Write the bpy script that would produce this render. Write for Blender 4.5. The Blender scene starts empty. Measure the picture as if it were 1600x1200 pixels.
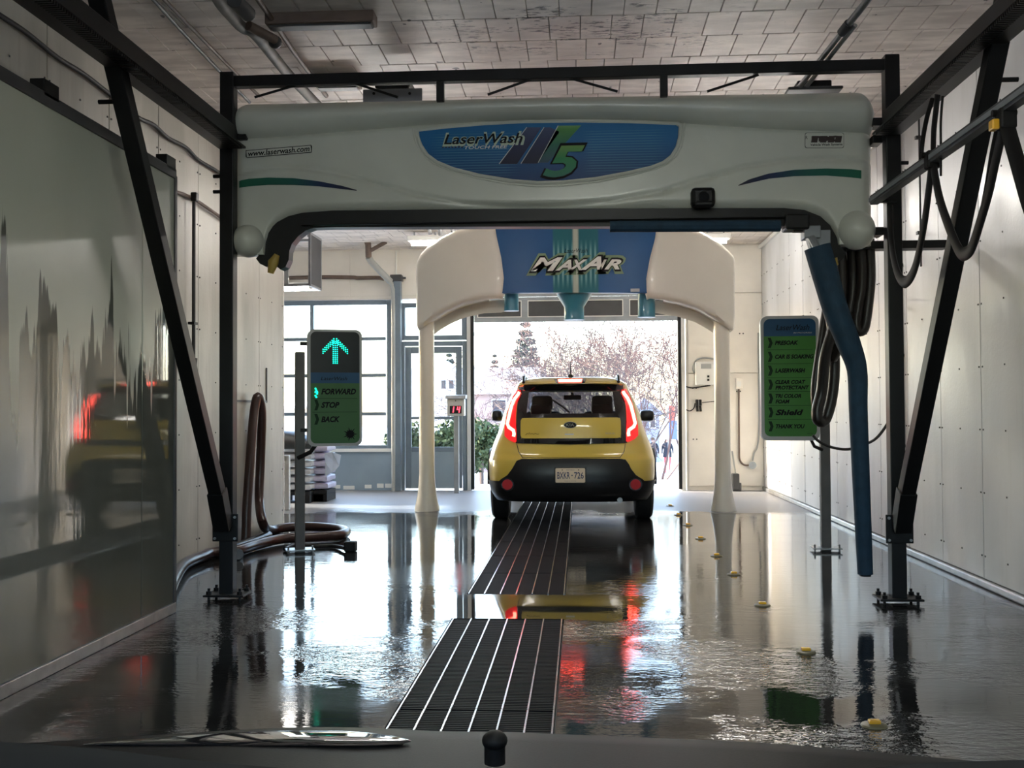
import bpy, bmesh, math, random
from mathutils import Vector, Matrix, Euler
R = random.Random(7)
C = bpy.context.scene.collection
PI = math.pi
# ------------------------------------------------------------------ camera
F = 1650.0                      # focal length in pixels of the 1600 wide frame
CAMLOC = Vector((0, 0, 1.2))
YAW, PITCH, ROLL = math.atan(106 / F), math.atan(40 / F), math.radians(-0.3)
CAMROT = Matrix.Rotation(YAW, 3, 'Z') @ Matrix.Rotation(PI / 2 + PITCH, 3, 'X') @ Matrix.Rotation(ROLL, 3, 'Z')
cam = bpy.data.cameras.new('camera')
cam.sensor_width = 36; cam.lens = 36 * F / 1600; cam.clip_start = 0.05; cam.clip_end = 600
camo = bpy.data.objects.new('camera', cam); C.objects.link(camo)
camo.matrix_world = Matrix.Translation(CAMLOC) @ CAMROT.to_4x4()
bpy.context.scene.camera = camo
# ------------------------------------------------------------------ world, sun, exposure
sc = bpy.context.scene
sc.view_settings.view_transform = 'Standard'; sc.view_settings.look = 'None'
sc.view_settings.gamma = 1; sc.view_settings.use_curve_mapping = False
sc.view_settings.exposure = 1.33
SUN_DIR = Vector((1.0, -0.16, -0.40)).normalized()      # the way the light travels
w = bpy.data.worlds.new('sky'); sc.world = w; w.use_nodes = True
nt = w.node_tree; nt.nodes.clear()
sky = nt.nodes.new('ShaderNodeTexSky'); sky.sky_type = 'NISHITA'; sky.sun_disc = False
sky.sun_elevation = math.asin(-SUN_DIR.z); sky.sun_rotation = math.atan2(-SUN_DIR.x, -SUN_DIR.y)
sky.air_density = 1.0; sky.dust_density = 2.0; sky.ozone_density = 1.0
bg = nt.nodes.new('ShaderNodeBackground'); bg.inputs[1].default_value = 1.0
wo = nt.nodes.new('ShaderNodeOutputWorld')
nt.links.new(sky.outputs[0], bg.inputs[0]); nt.links.new(bg.outputs[0], wo.inputs[0])
sun = bpy.data.lights.new('sun', 'SUN'); sun.energy = 5.0; sun.angle = 0.009; sun.color = (1, 0.97, 0.93)
suno = bpy.data.objects.new('sun', sun); C.objects.link(suno)
suno.location = (-20, 20, 20); suno.rotation_euler = SUN_DIR.to_track_quat('-Z', 'Y').to_euler()
def portal(name, loc, rot, sx, sy):
    l = bpy.data.lights.new(name, 'AREA'); l.shape = 'RECTANGLE'; l.size = sx; l.size_y = sy
    l.cycles.is_portal = True
    o = bpy.data.objects.new(name, l); C.objects.link(o); o.location = loc; o.rotation_euler = rot
cy = sc.cycles
cy.max_bounces = 10; cy.diffuse_bounces = 5; cy.glossy_bounces = 5; cy.transmission_bounces = 6; cy.transparent_max_bounces = 12
cy.sample_clamp_indirect = 8; cy.caustics_reflective = True; cy.caustics_refractive = False
cy.use_denoising = True
# ------------------------------------------------------------------ pixel -> world
def ray(px, py):
    return CAMROT @ Vector(((px - 800) / F, -(py - 600) / F, -1))
def P(px, py, Y):
    d = ray(px, py); return CAMLOC + d * (Y / d.y)
def PX(px, py, X):
    d = ray(px, py); return CAMLOC + d * (X / d.x)
def PZ(px, py, Z=0.0):
    d = ray(px, py); return CAMLOC + d * ((Z - CAMLOC.z) / d.z)
# ------------------------------------------------------------------ materials
M = {}
def mat(name, col, rough=0.5, metal=0.0, var=0.0, scale=6.0, bump=0.0, bscale=60.0, coat=0.0, col2=None, stretch=None, spec=0.5, emit=None, estr=0.0):
    m = bpy.data.materials.new(name); m.use_nodes = True
    n = m.node_tree; b = n.nodes['Principled BSDF']
    b.inputs['Base Color'].default_value = (*col, 1); b.inputs['Roughness'].default_value = rough
    b.inputs['Metallic'].default_value = metal; b.inputs['Coat Weight'].default_value = coat
    b.inputs['Coat Roughness'].default_value = 0.04; b.inputs['Specular IOR Level'].default_value = spec
    if emit:
        b.inputs['Emission Color'].default_value = (*emit, 1); b.inputs['Emission Strength'].default_value = estr
    if var or col2 or bump:
        tc = n.nodes.new('ShaderNodeTexCoord'); mp = n.nodes.new('ShaderNodeMapping')
        n.links.new(tc.outputs['Object'], mp.inputs[0])
        if stretch: mp.inputs['Scale'].default_value = stretch
    if var or col2:
        t = n.nodes.new('ShaderNodeTexNoise'); t.inputs['Scale'].default_value = scale; t.inputs['Detail'].default_value = 6
        n.links.new(mp.outputs[0], t.inputs[0])
        r = n.nodes.new('ShaderNodeValToRGB'); e = r.color_ramp.elements
        e[0].position = 0.32; e[1].position = 0.68
        c2 = col2 or tuple(c * (1 - var) for c in col)
        e[0].color = (*c2, 1); e[1].color = (*col, 1)
        n.links.new(t.outputs[0], r.inputs[0]); n.links.new(r.outputs[0], b.inputs['Base Color'])
    if bump:
        t2 = n.nodes.new('ShaderNodeTexNoise'); t2.inputs['Scale'].default_value = bscale; t2.inputs['Detail'].default_value = 4
        n.links.new(mp.outputs[0], t2.inputs[0])
        bp = n.nodes.new('ShaderNodeBump'); bp.inputs['Strength'].default_value = bump; bp.inputs['Distance'].default_value = 0.01
        n.links.new(t2.outputs[0], bp.inputs['Height']); n.links.new(bp.outputs[0], b.inputs['Normal'])
    M[name] = m; return m
def gradmat(name, stops, axis='X', rough=0.35, coat=0.0):
    m = mat(name, stops[0][1], rough, coat=coat, spec=0.25); n = m.node_tree; b = n.nodes['Principled BSDF']
    tc = n.nodes.new('ShaderNodeTexCoord'); s = n.nodes.new('ShaderNodeSeparateXYZ'); r = n.nodes.new('ShaderNodeValToRGB')
    n.links.new(tc.outputs['Generated'], s.inputs[0]); n.links.new(s.outputs[axis], r.inputs[0])
    e = r.color_ramp.elements; e[0].position, e[1].position = stops[0][0], stops[-1][0]
    e[0].color = (*stops[0][1], 1); e[1].color = (*stops[-1][1], 1)
    for p, c in stops[1:-1]:
        k = e.new(p); k.color = (*c, 1)
    n.links.new(r.outputs[0], b.inputs['Base Color']); return m
def glassmat(name, tint=(0.95, 0.97, 0.97), ior=1.45, rough=0.0):
    m = bpy.data.materials.new(name); m.use_nodes = True; n = m.node_tree; n.nodes.clear()
    o = n.nodes.new('ShaderNodeOutputMaterial'); mx = n.nodes.new('ShaderNodeMixShader')
    t = n.nodes.new('ShaderNodeBsdfTransparent'); t.inputs[0].default_value = (*tint, 1)
    g = n.nodes.new('ShaderNodeBsdfGlossy'); g.inputs['Roughness'].default_value = rough
    lw = n.nodes.new('ShaderNodeLayerWeight'); lw.inputs[0].default_value = 0.5
    pw = n.nodes.new('ShaderNodeMath'); pw.operation = 'POWER'; pw.inputs[1].default_value = 4.0
    f = n.nodes.new('ShaderNodeMath'); f.operation = 'MULTIPLY_ADD'; f.inputs[1].default_value = 0.8; f.inputs[2].default_value = 0.04
    n.links.new(lw.outputs['Facing'], pw.inputs[0]); n.links.new(pw.outputs[0], f.inputs[0]); n.links.new(f.outputs[0], mx.inputs[0]); n.links.new(t.outputs[0], mx.inputs[1]); n.links.new(g.outputs[0], mx.inputs[2])
    n.links.new(mx.outputs[0], o.inputs[0]); M[name] = m; return m
# node shorthand for the bespoke materials
class NT:
    def __init__(s, m): s.n = m.node_tree; s.b = s.n.nodes['Principled BSDF']
    def add(s, t, **kw):
        x = s.n.nodes.new(t)
        for k, v in kw.items(): setattr(x, k, v)
        return x
    def link(s, a, b): s.n.links.new(a, b)
    def math(s, op, a, b=None, c=None, clamp=False):
        x = s.add('ShaderNodeMath', operation=op); x.use_clamp = clamp
        for i, v in enumerate((a, b, c)):
            if v is None: continue
            if isinstance(v, (int, float)): x.inputs[i].default_value = v
            else: s.link(v, x.inputs[i])
        return x.outputs[0]
    def pos(s):
        g = s.add('ShaderNodeNewGeometry'); return g.outputs['Position']
    def xyz(s, v):
        x = s.add('ShaderNodeSeparateXYZ'); s.link(v, x.inputs[0]); return x.outputs
    def noise(s, v, scale, detail=4, sc=(1, 1, 1), rough=0.5):
        mp = s.add('ShaderNodeMapping'); mp.inputs['Scale'].default_value = sc; s.link(v, mp.inputs[0])
        t = s.add('ShaderNodeTexNoise'); t.inputs['Scale'].default_value = scale; t.inputs['Detail'].default_value = detail
        t.inputs['Roughness'].default_value = rough
        s.link(mp.outputs[0], t.inputs[0]); return t.outputs[0]
    def smooth(s, v, a, b):
        x = s.add('ShaderNodeMapRange', interpolation_type='SMOOTHSTEP'); x.inputs[1].default_value = a; x.inputs[2].default_value = b
        s.link(v, x.inputs[0]); return x.outputs[0]
    def mix(s, f, a, b):
        x = s.add('ShaderNodeMix', data_type='RGBA')
        if isinstance(f, (int, float)): x.inputs[0].default_value = f
        else: s.link(f, x.inputs[0])
        for i, v in ((6, a), (7, b)):
            if isinstance(v, tuple): x.inputs[i].default_value = (*v, 1)
            else: s.link(v, x.inputs[i])
        return x.outputs[2]
    def mixf(s, f, a, b):
        x = s.add('ShaderNodeMix', data_type='FLOAT')
        s.link(f, x.inputs[0])
        for i, v in ((2, a), (3, b)):
            if isinstance(v, (int, float)): x.inputs[i].default_value = v
            else: s.link(v, x.inputs[i])
        return x.outputs[0]
    def bump(s, h, strength, dist=0.01):
        x = s.add('ShaderNodeBump'); x.inputs['Distance'].default_value = dist
        if isinstance(strength, (int, float)): x.inputs['Strength'].default_value = strength
        else: s.link(strength, x.inputs['Strength'])
        s.link(h, x.inputs['Height']); s.link(x.outputs[0], s.b.inputs['Normal'])
# ------------------------------------------------------------------ objects
def tag(o, label=None, cat=None, group=None, kind=None):
    if label: o['label'] = label
    if cat: o['category'] = cat
    if group: o['group'] = group
    if kind: o['kind'] = kind
    return o
def thing(name, label, cat, loc=(0, 0, 0), group=None, rz=0.0):
    o = bpy.data.objects.new(name, None); C.objects.link(o); o.location = loc; o.rotation_euler = (0, 0, rz)
    o.empty_display_size = 0.1
    return tag(o, label, cat, group)
def wloc(o):
    v = Vector((0, 0, 0))
    while o is not None: v += o.location; o = o.parent
    return v
def link(name, me, m, parent=None, kind=None, label=None):
    o = bpy.data.objects.new(name, me); C.objects.link(o)
    if m is not None and not me.materials: me.materials.append(M[m] if isinstance(m, str) else m)
    if parent: o.parent = parent
    return tag(o, label, kind=kind)
class MB:
    def __init__(s): s.b = bmesh.new()
    def box(s, c, d, rot=None, bev=0.0):
        r = bmesh.ops.create_cube(s.b, size=1.0)['verts']
        mm = Matrix.Translation(Vector(c)) @ (rot.to_4x4() if rot else Matrix.Identity(4)) @ Matrix.Diagonal((*d, 1))
        bmesh.ops.transform(s.b, matrix=mm, verts=r)
        if bev:
            es = list({e for v in r for e in v.link_edges})
            bmesh.ops.bevel(s.b, geom=es, offset=bev, segments=2, affect='EDGES', profile=0.5, clamp_overlap=True)
        return s
    def span(s, a, b, bev=0.0):
        a, b = Vector(a), Vector(b)
        return s.box((a + b) / 2, [abs(q) for q in (b - a)], bev=bev)
    def bar(s, p0, p1, w, h, up=(0, 0, 1), bev=0.0):
        p0, p1 = Vector(p0), Vector(p1); y = (p1 - p0).normalized(); x = y.cross(Vector(up))
        if x.length < 1e-4: x = Vector((1, 0, 0))
        x.normalize(); z = x.cross(y)
        return s.box((p0 + p1) / 2, (w, (p1 - p0).length, h), rot=Matrix((x, y, z)).transposed(), bev=bev)
    def tube(s, pts, r, n=8, cap=True, flat=None):
        pts = [Vector(p) for p in pts]; rings = []; prev = None
        for i, p in enumerate(pts):
            t = (pts[min(i + 1, len(pts) - 1)] - pts[max(i - 1, 0)]).normalized()
            if prev is None:
                a = Vector((0, 0, 1)) if abs(t.z) < 0.9 else Vector((1, 0, 0)); u = t.cross(a).normalized()
            else:
                u = (prev - t * prev.dot(t)).normalized()
            prev = u; v = t.cross(u); rr = r[i] if isinstance(r, (list, tuple)) else r
            fl = flat or 1.0
            rings.append([s.b.verts.new(p + (u * math.cos(2 * PI * k / n) + v * math.sin(2 * PI * k / n) * fl) * rr) for k in range(n)])
        for a, b in zip(rings, rings[1:]):
            for k in range(n): s.b.faces.new((a[k], a[(k + 1) % n], b[(k + 1) % n], b[k]))
        if cap:
            s.b.faces.new(rings[0][::-1]); s.b.faces.new(rings[-1])
        return s
    def cyl(s, p0, p1, r, n=16, r2=None):
        return s.tube([p0, p1], [r, r if r2 is None else r2], n)
    def lathe(s, base, prof, n=20, sx=1.0, sy=1.0):
        rings = []
        for r, z in prof:
            rings.append([s.b.verts.new((base[0] + sx * r * math.cos(2 * PI * k / n), base[1] + sy * r * math.sin(2 * PI * k / n), base[2] + z)) for k in range(n)])
        for a, b in zip(rings, rings[1:]):
            for k in range(n): s.b.faces.new((a[k], a[(k + 1) % n], b[(k + 1) % n], b[k]))
        s.b.faces.new(rings[0][::-1]); s.b.faces.new(rings[-1]); return s
    def ball(s, c, r, sub=3, sc=(1, 1, 1)):
        v = bmesh.ops.create_icosphere(s.b, subdivisions=sub, radius=r)['verts']
        bmesh.ops.transform(s.b, matrix=Matrix.Translation(Vector(c)) @ Matrix.Diagonal((*sc, 1)), verts=v); return s
    def prism(s, poly, d):
        """poly: 3-D points of a planar outline, d: extrusion vector"""
        d = Vector(d); a = [s.b.verts.new(Vector(p)) for p in poly]; b = [s.b.verts.new(Vector(p) + d) for p in poly]
        n = len(a); s.b.faces.new(a); s.b.faces.new(b[::-1])
        for k in range(n): s.b.faces.new((a[k], b[k], b[(k + 1) % n], a[(k + 1) % n]))
        return s
    def grid(s, rows, close=False):
        """rows of 3-D points -> quads"""
        vs = [[s.b.verts.new(Vector(p)) for p in r] for r in rows]
        for a, b in zip(vs, vs[1:]):
            m = len(a)
            for k in range(m if close else m - 1): s.b.faces.new((a[k], a[(k + 1) % m], b[(k + 1) % m], b[k]))
        return vs
    def patch(s, poly, surf, off, cell=0.06, thick=0.01):
        """flat outline (x,z) draped on surf(x,z)->y, standing off in front (-y) and with thickness"""
        q = bmesh.new(); q.faces.new([q.verts.new((x, 0, z)) for x, z in poly])
        for ax in (0, 2):
            lo = min(v.co[ax] for v in q.verts); hi = max(v.co[ax] for v in q.verts); k = math.ceil(lo / cell)
            while k * cell < hi:
                co = [0, 0, 0]; co[ax] = k * cell; no = [0, 0, 0]; no[ax] = 1
                bmesh.ops.bisect_plane(q, geom=q.verts[:] + q.edges[:] + q.faces[:], plane_co=co, plane_no=no); k += 1
        vm = {}; bm = {}
        for v in q.verts:
            y = surf(v.co.x, v.co.z) - off
            vm[v] = s.b.verts.new((v.co.x, y, v.co.z)); bm[v] = s.b.verts.new((v.co.x, y + thick, v.co.z))
        for f in q.faces:
            s.b.faces.new([vm[v] for v in f.verts]); s.b.faces.new([bm[v] for v in reversed(f.verts)])
        for e in q.edges:
            if len(e.link_faces) == 1:
                a, b = e.verts; s.b.faces.new((vm[a], vm[b], bm[b], bm[a]))
        q.free(); return s
    def mesh(s, name, org=(0, 0, 0), smooth=False, angle=40):
        bmesh.ops.recalc_face_normals(s.b, faces=s.b.faces)
        me = bpy.data.meshes.new(name)
        if Vector(org).length > 0: bmesh.ops.translate(s.b, vec=-Vector(org), verts=s.b.verts)
        s.b.to_mesh(me); s.b.free()
        if smooth:
            me.polygons.foreach_set('use_smooth', [True] * len(me.polygons))
            me.set_sharp_from_angle(angle=math.radians(angle))
        me.update(); return me
    def build(s, name, m, parent=None, smooth=False, angle=40, kind=None, label=None, local=False):
        """world coordinates in, unless local; a top-level mesh gets its origin at its own base"""
        if local: org = (0, 0, 0)
        elif parent: org = wloc(parent)
        else:
            vs = [v.co for v in s.b.verts]; lo = [min(v[i] for v in vs) for i in range(3)]; hi = [max(v[i] for v in vs) for i in range(3)]
            org = ((lo[0] + hi[0]) / 2, (lo[1] + hi[1]) / 2, lo[2])
        o = link(name, s.mesh(name, org, smooth, angle), m, parent, kind, label)
        if not parent and not local: o.location = org
        return o
def interp(tab, x):
    if x <= tab[0][0]: return tab[0][1]
    for (a, p), (b, q) in zip(tab, tab[1:]):
        if x <= b: return p + (q - p) * (x - a) / (b - a)
    return tab[-1][1]
def curve_pts(ctrl, k=6):
    """Catmull-Rom through control points"""
    c = [Vector(p) for p in ctrl]; out = []
    for i in range(len(c) - 1):
        p0, p1, p2, p3 = c[max(i - 1, 0)], c[i], c[i + 1], c[min(i + 2, len(c) - 1)]
        for j in range(k):
            t = j / k
            out.append(0.5 * ((2 * p1) + (p2 - p0) * t + (2 * p0 - 5 * p1 + 4 * p2 - p3) * t * t + (3 * p1 - p0 - 3 * p2 + p3) * t ** 3))
    out.append(c[-1]); return out
def text(body, m, parent, x0, x1, z0, z1, y, shear=0.0, off=0.0, ext=0.0015, name='lettering', local=False, grow=0.0):
    """letters in the x-z plane facing -y, fitted to the box x0..x1, z0..z1"""
    c = bpy.data.curves.new('t', 'FONT'); c.body = body; c.size = 1; c.shear = shear; c.offset = off; c.extrude = 0.0
    c.resolution_u = 3
    t = bpy.data.objects.new('t', c); C.objects.link(t)
    dg = bpy.context.evaluated_depsgraph_get(); me = bpy.data.meshes.new_from_object(t.evaluated_get(dg))
    C.objects.unlink(t); bpy.data.objects.remove(t)
    b = bmesh.new(); b.from_mesh(me); bpy.data.meshes.remove(me)
    xs = [v.co.x for v in b.verts]; ys = [v.co.y for v in b.verts]
    ax, bx, ay, by = min(xs), max(xs), min(ys), max(ys)
    org = Vector((0, 0, 0)) if local or not parent else wloc(parent)
    for v in b.verts:
        v.co = Vector((x0 - grow + (v.co.x - ax) / (bx - ax) * (x1 - x0 + 2 * grow), y, z0 - grow + (v.co.y - ay) / (by - ay) * (z1 - z0 + 2 * grow))) - org
    bmesh.ops.dissolve_limit(b, angle_limit=0.03, verts=b.verts, edges=b.edges)
    r = bmesh.ops.extrude_face_region(b, geom=b.faces[:])
    bmesh.ops.translate(b, vec=(0, -ext, 0), verts=[g for g in r['geom'] if isinstance(g, bmesh.types.BMVert)])
    bmesh.ops.recalc_face_normals(b, faces=b.faces)
    for f in b.faces: f.smooth = False
    me = bpy.data.meshes.new(name); b.to_mesh(me); b.free()
    return link(name, me, m, parent)
def rrect(x0, x1, z0, z1, r, n=5):
    out = []
    for cx, cz, a in ((x1 - r, z1 - r, 0), (x0 + r, z1 - r, 90), (x0 + r, z0 + r, 180), (x1 - r, z0 + r, 270)):
        for k in range(n + 1):
            t = math.radians(a + 90 * k / n); out.append((cx + r * math.cos(t), cz + r * math.sin(t)))
    return out
def dup(o, loc, parent=None, label=None):
    r = o.copy(); C.objects.link(r); r.location = loc
    if parent: r.parent = parent
    if label: r['label'] = label
    for ch in o.children:
        c = ch.copy(); C.objects.link(c); c.parent = r
        for g in ch.children:
            d = g.copy(); C.objects.link(d); d.parent = c
    return r
# ------------------------------------------------------------------ palette
mat('black_steel', (0.007, 0.007, 0.0075), 0.42, var=0.3, scale=9, spec=0.3)
mat('galv', (0.42, 0.43, 0.44), 0.38, metal=0.8, var=0.25, scale=12)
mat('steel_bright', (0.7, 0.7, 0.72), 0.25, metal=1.0)
mat('grey_steel', (0.30, 0.32, 0.34), 0.45, metal=0.3, var=0.2)
mat('alu_frame', (0.17, 0.22, 0.27), 0.4, var=0.15, scale=8)
mat('alu_panel', (0.25, 0.32, 0.38), 0.5, var=0.12, scale=3)
mat('cream', (0.80, 0.755, 0.68), 0.45, var=0.10, scale=2.5)
mat('rubber', (0.010, 0.009, 0.009), 0.6, spec=0.3); mat('grate_dark', (0.006, 0.006, 0.0065), 0.6, spec=0.15); mat('stud_plate', (0.16, 0.14, 0.07), 0.4)
mat('hose_brown', (0.028, 0.011, 0.009), 0.3); mat('pipe_dull', (0.20, 0.19, 0.18), 0.6, var=0.4, scale=8); mat('post_grey', (0.13, 0.125, 0.12), 0.45, var=0.2)
mat('hose_black', (0.016, 0.012, 0.010), 0.35)
mat('white_plastic', (0.75, 0.74, 0.70), 0.35)
mat('grey_plastic', (0.33, 0.34, 0.33), 0.45)
mat('dark_grey', (0.06, 0.06, 0.062), 0.5, var=0.2)
mat('ochre', (0.42, 0.29, 0.06), 0.5)
mat('yellow_refl', (0.95, 0.50, 0.03), 0.25, coat=0.5)
mat('brown_pipe', (0.16, 0.11, 0.085), 0.6, var=0.3, scale=8)
mat('lamp_tube', (0.9, 0.9, 0.9), 0.4, emit=(1.0, 0.96, 0.90), estr=17.0); mat('fill_tube_far', (0.9, 0.9, 0.9), 0.4, emit=(1.0, 0.96, 0.90), estr=26.0); mat('fill_tube_mid', (0.9, 0.9, 0.9), 0.4, emit=(1.0, 0.96, 0.90), estr=34.0); mat('fill_tube_dim', (0.9, 0.9, 0.9), 0.4, emit=(0.95, 1.0, 0.92), estr=14.0)  # dim, mid and far tubes belong to the added unseen fixtures
mat('foam_blue', (0.012, 0.045, 0.085), 0.75, var=0.25, scale=14, bump=0.3, bscale=40)
glassmat('window_glass')
# wet concrete floor
m = mat('wet_floor', (0.1, 0.1, 0.1)); t = NT(m); p = t.pos(); x, y, z = t.xyz(p)
wob = t.noise(p, 1.3, 4)
dry = t.smooth(t.math('ADD', y, t.math('MULTIPLY', wob, 1.6)), 12.7, 13.5)
n1 = t.noise(p, 1.1, 5); n2 = t.noise(p, 14, 6)
grime = t.smooth(n1, 0.38, 0.66)
wetc = t.mix(grime, (0.012, 0.012, 0.012), (0.036, 0.036, 0.035)); wetc = t.mix(t.math('MULTIPLY', n2, 0.6), wetc, (0.028, 0.028, 0.028))
t.link(t.mix(dry, wetc, (0.27, 0.27, 0.275)), t.b.inputs['Base Color'])
damp = t.smooth(t.noise(p, 0.9, 3, sc=(0.6, 1, 1)), 0.40, 0.62)
rw = t.mixf(damp, 0.025, 0.11)
t.link(t.mixf(dry, rw, 0.42), t.b.inputs['Roughness'])
rip = t.noise(p, 13, 3, sc=(0.45, 1.2, 1)); rip2 = t.noise(p, 55, 2, sc=(0.5, 1.0, 1))
far = t.smooth(y, 8.2, 5.0)           # ripples where the last spray still stands
pudx = t.math('MULTIPLY', t.smooth(x, -0.95, -0.85), t.smooth(x, 0.85, 0.05)); pudy = t.math('MULTIPLY', t.smooth(y, 6.0, 6.1), t.smooth(y, 6.9, 6.84))
pud = t.math('MULTIPLY', pudx, pudy)
amp = t.math('MULTIPLY', t.math('SUBTRACT', 1.0, pud), t.math('ADD', 0.05, t.math('MULTIPLY', far, t.math('MULTIPLY', t.smooth(n1, 0.46, 0.58), 0.60))))
h = t.math('ADD', rip, t.math('MULTIPLY', rip2, 0.5))
t.bump(h, amp, 0.012)
t.b.inputs['Specular IOR Level'].default_value = 0.44
t.b.inputs['Coat Weight'].default_value = 0.0
# ceiling blocks: dirty, flaking
m = mat('ceiling_block', (0.45, 0.41, 0.38), 0.55); t = NT(m); p = t.pos(); x, y, z = t.xyz(p)
st = t.noise(p, 3.5, 6, sc=(1, 3, 1)); c = t.mix(t.smooth(st, 0.35, 0.7), (0.62, 0.555, 0.51), (0.85, 0.775, 0.72))
area = t.math('MULTIPLY', t.math('MULTIPLY', t.smooth(x, -1.25, -0.4), t.smooth(x, 1.2, 0.5)), t.math('MULTIPLY', t.smooth(y, 5.6, 6.3), t.smooth(y, 7.3, 6.9)))
fl = t.smooth(t.noise(p, 16, 8, sc=(0.7, 2.2, 1), rough=0.7), 0.50, 0.58)
fl = t.math('MULTIPLY', fl, t.smooth(t.noise(p, 2.4, 4, sc=(1, 2.6, 1)), 0.50, 0.56))
c = t.mix(t.math('MULTIPLY', area, fl), c, (0.045, 0.03, 0.025))
dots = t.smooth(t.noise(p, 9, 2), 0.735, 0.75); c = t.mix(t.math('MULTIPLY', dots, 0.8), c, (0.05, 0.04, 0.04))
t.link(c, t.b.inputs['Base Color']); t.bump(t.noise(p, 40, 4), 0.12)
mat('joint_dark', (0.10, 0.09, 0.085), 0.8)
# glassboard wall panels
m = mat('wall_board', (0.62, 0.62, 0.60), 0.30); t = NT(m); p = t.pos(); x, y, z = t.xyz(p)
d = t.noise(p, 1.6, 5, sc=(1, 1, 0.35)); c = t.mix(t.smooth(d, 0.36, 0.66), (0.54, 0.545, 0.54), (0.70, 0.705, 0.71))
dr = t.noise(p, 8, 5, sc=(1, 3, 0.12)); c = t.mix(t.math('MULTIPLY', t.smooth(dr, 0.55, 0.75), 0.25), c, (0.55, 0.54, 0.51))
t.link(c, t.b.inputs['Base Color']); t.link(t.mixf(t.smooth(d, 0.4, 0.6), 0.34, 0.5), t.b.inputs['Roughness'])
t.bump(t.math('ADD', t.noise(p, 45, 3), t.math('MULTIPLY', t.noise(p, 3, 2), 0.6)), 0.10)
m = mat('wall_board_shaded_stained', (0.5, 0.5, 0.45), 0.45); t = NT(m); p = t.pos(); x, y, z = t.xyz(p)  # left wall's weaker light put into darker base tones, with stain streaks
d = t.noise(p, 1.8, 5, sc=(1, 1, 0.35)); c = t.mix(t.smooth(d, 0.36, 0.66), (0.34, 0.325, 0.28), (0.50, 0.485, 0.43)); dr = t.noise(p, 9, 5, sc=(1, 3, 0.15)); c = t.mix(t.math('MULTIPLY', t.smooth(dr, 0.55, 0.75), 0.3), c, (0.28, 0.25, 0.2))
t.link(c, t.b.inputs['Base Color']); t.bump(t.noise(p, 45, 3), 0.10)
# splash screen: soap film above, clean wet sheet below the drip line
m = mat('splash_sheet', (0.2, 0.2, 0.18), 0.1); t = NT(m); p = t.pos(); x, y, z = t.xyz(p)
fing = t.noise(p, 3.0, 5, sc=(1, 1.6, 0.10), rough=0.65); fing2 = t.noise(p, 13, 3, sc=(1, 1, 0.05))
lvl = t.math('ADD', z, t.math('MULTIPLY', t.math('SUBTRACT', fing, 0.5), 2.6)); lvl = t.math('ADD', lvl, t.math('MULTIPLY', t.math('SUBTRACT', fing2, 0.5), 1.2))
film = t.smooth(lvl, 1.62, 1.70)
tone = t.noise(p, 2.2, 4, sc=(1, 1, 0.25))
filmc = t.mix(tone, (0.41, 0.43, 0.35), (0.52, 0.54, 0.45)); bare = t.mix(tone, (0.085, 0.09, 0.075), (0.15, 0.155, 0.135))
t.link(t.mix(film, bare, filmc), t.b.inputs['Base Color']); t.link(t.mixf(film, 0.035, 0.32), t.b.inputs['Roughness'])
t.b.inputs['Specular IOR Level'].default_value = 0.75
t.bump(t.math('ADD', t.noise(p, 6, 3, sc=(1, 1, 0.2)), t.math('MULTIPLY', t.noise(p, 38, 3, sc=(1, 1, 0.015)), 0.35)), 0.045)
# ------------------------------------------------------------------ setting
FW, XR, XL, ZC, YN, XA, YL = 15.7, 2.7, -3.08, 3.62, -3.2, -6.9, 10.75
TX0, TX1, TY0, TY1 = -0.745, -0.10, 2.2, 14.2          # drain trench
mb = MB()
for a, b in (((XA, YN, -0.12), (TX0, FW, 0)), ((TX1, YN, -0.12), (XR, FW, 0)), ((TX0, YN, -0.12), (TX1, TY0, 0)), ((TX0, TY1, -0.12), (TX1, FW, 0)), ((TX0, 6.08, -0.12), (TX1, 6.87, 0.0))):
    mb.span(a, b)
floor = mb.build('floor', 'wet_floor', kind='structure')
mb = MB(); mb.span((TX0 - 0.1, TY0 - 0.1, -0.62), (TX1 + 0.1, TY1 + 0.1, -0.55)); mb.span((TX0 - 0.1, TY0, -0.6), (TX0 - 0.002, TY1, -0.125)); mb.span((TX1 + 0.002, TY0, -0.6), (TX1 + 0.1, TY1, -0.125))
mb.build('drain_pit', 'dark_grey', floor)
# ceiling: slab, single blocks in the part the photo shows close, joined field beyond
mb = MB(); mb.span((XA - 0.2, YN - 0.2, ZC + 0.06), (XR + 0.2, FW + 0.2, ZC + 0.25)); ceil = mb.build('ceiling', 'joint_dark', kind='structure')
BW, BL = 0.196, 0.405
blk = MB().box((0, 0, 0), (BW - 0.005, BL - 0.006, 0.06), bev=0.003).mesh('ceiling_block'); blk.materials.append(M['ceiling_block'])
field = MB(); row = 0; yb = 2.0
while yb < FW:
    off = (row % 2) * 0.5 * BW + (row % 3) * 0.03; xb = (XL if yb < YL - 0.3 else XA) + off
    while xb < XR - 0.02:
        cx = xb + BW / 2
        if 6.05 - 0.2 < yb < 8.5 and cx > XL:
            o = link('ceiling_block', blk, None, ceil); o.location = Vector((cx, yb + BL / 2, ZC + 0.03 - R.random() * 0.004)) - ceil.location
        else: field.box((cx, yb + BL / 2, ZC + 0.03), (BW - 0.005, BL - 0.006, 0.06))
        xb += BW
    row += 1; yb += BL
field.build('ceiling_block_field', 'ceiling_block', ceil, kind='stuff')
MB().span((XA, YN, ZC), (XR, 2.0, ZC + 0.05)).build('ceiling_near_field', 'ceiling_block', ceil)
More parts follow.
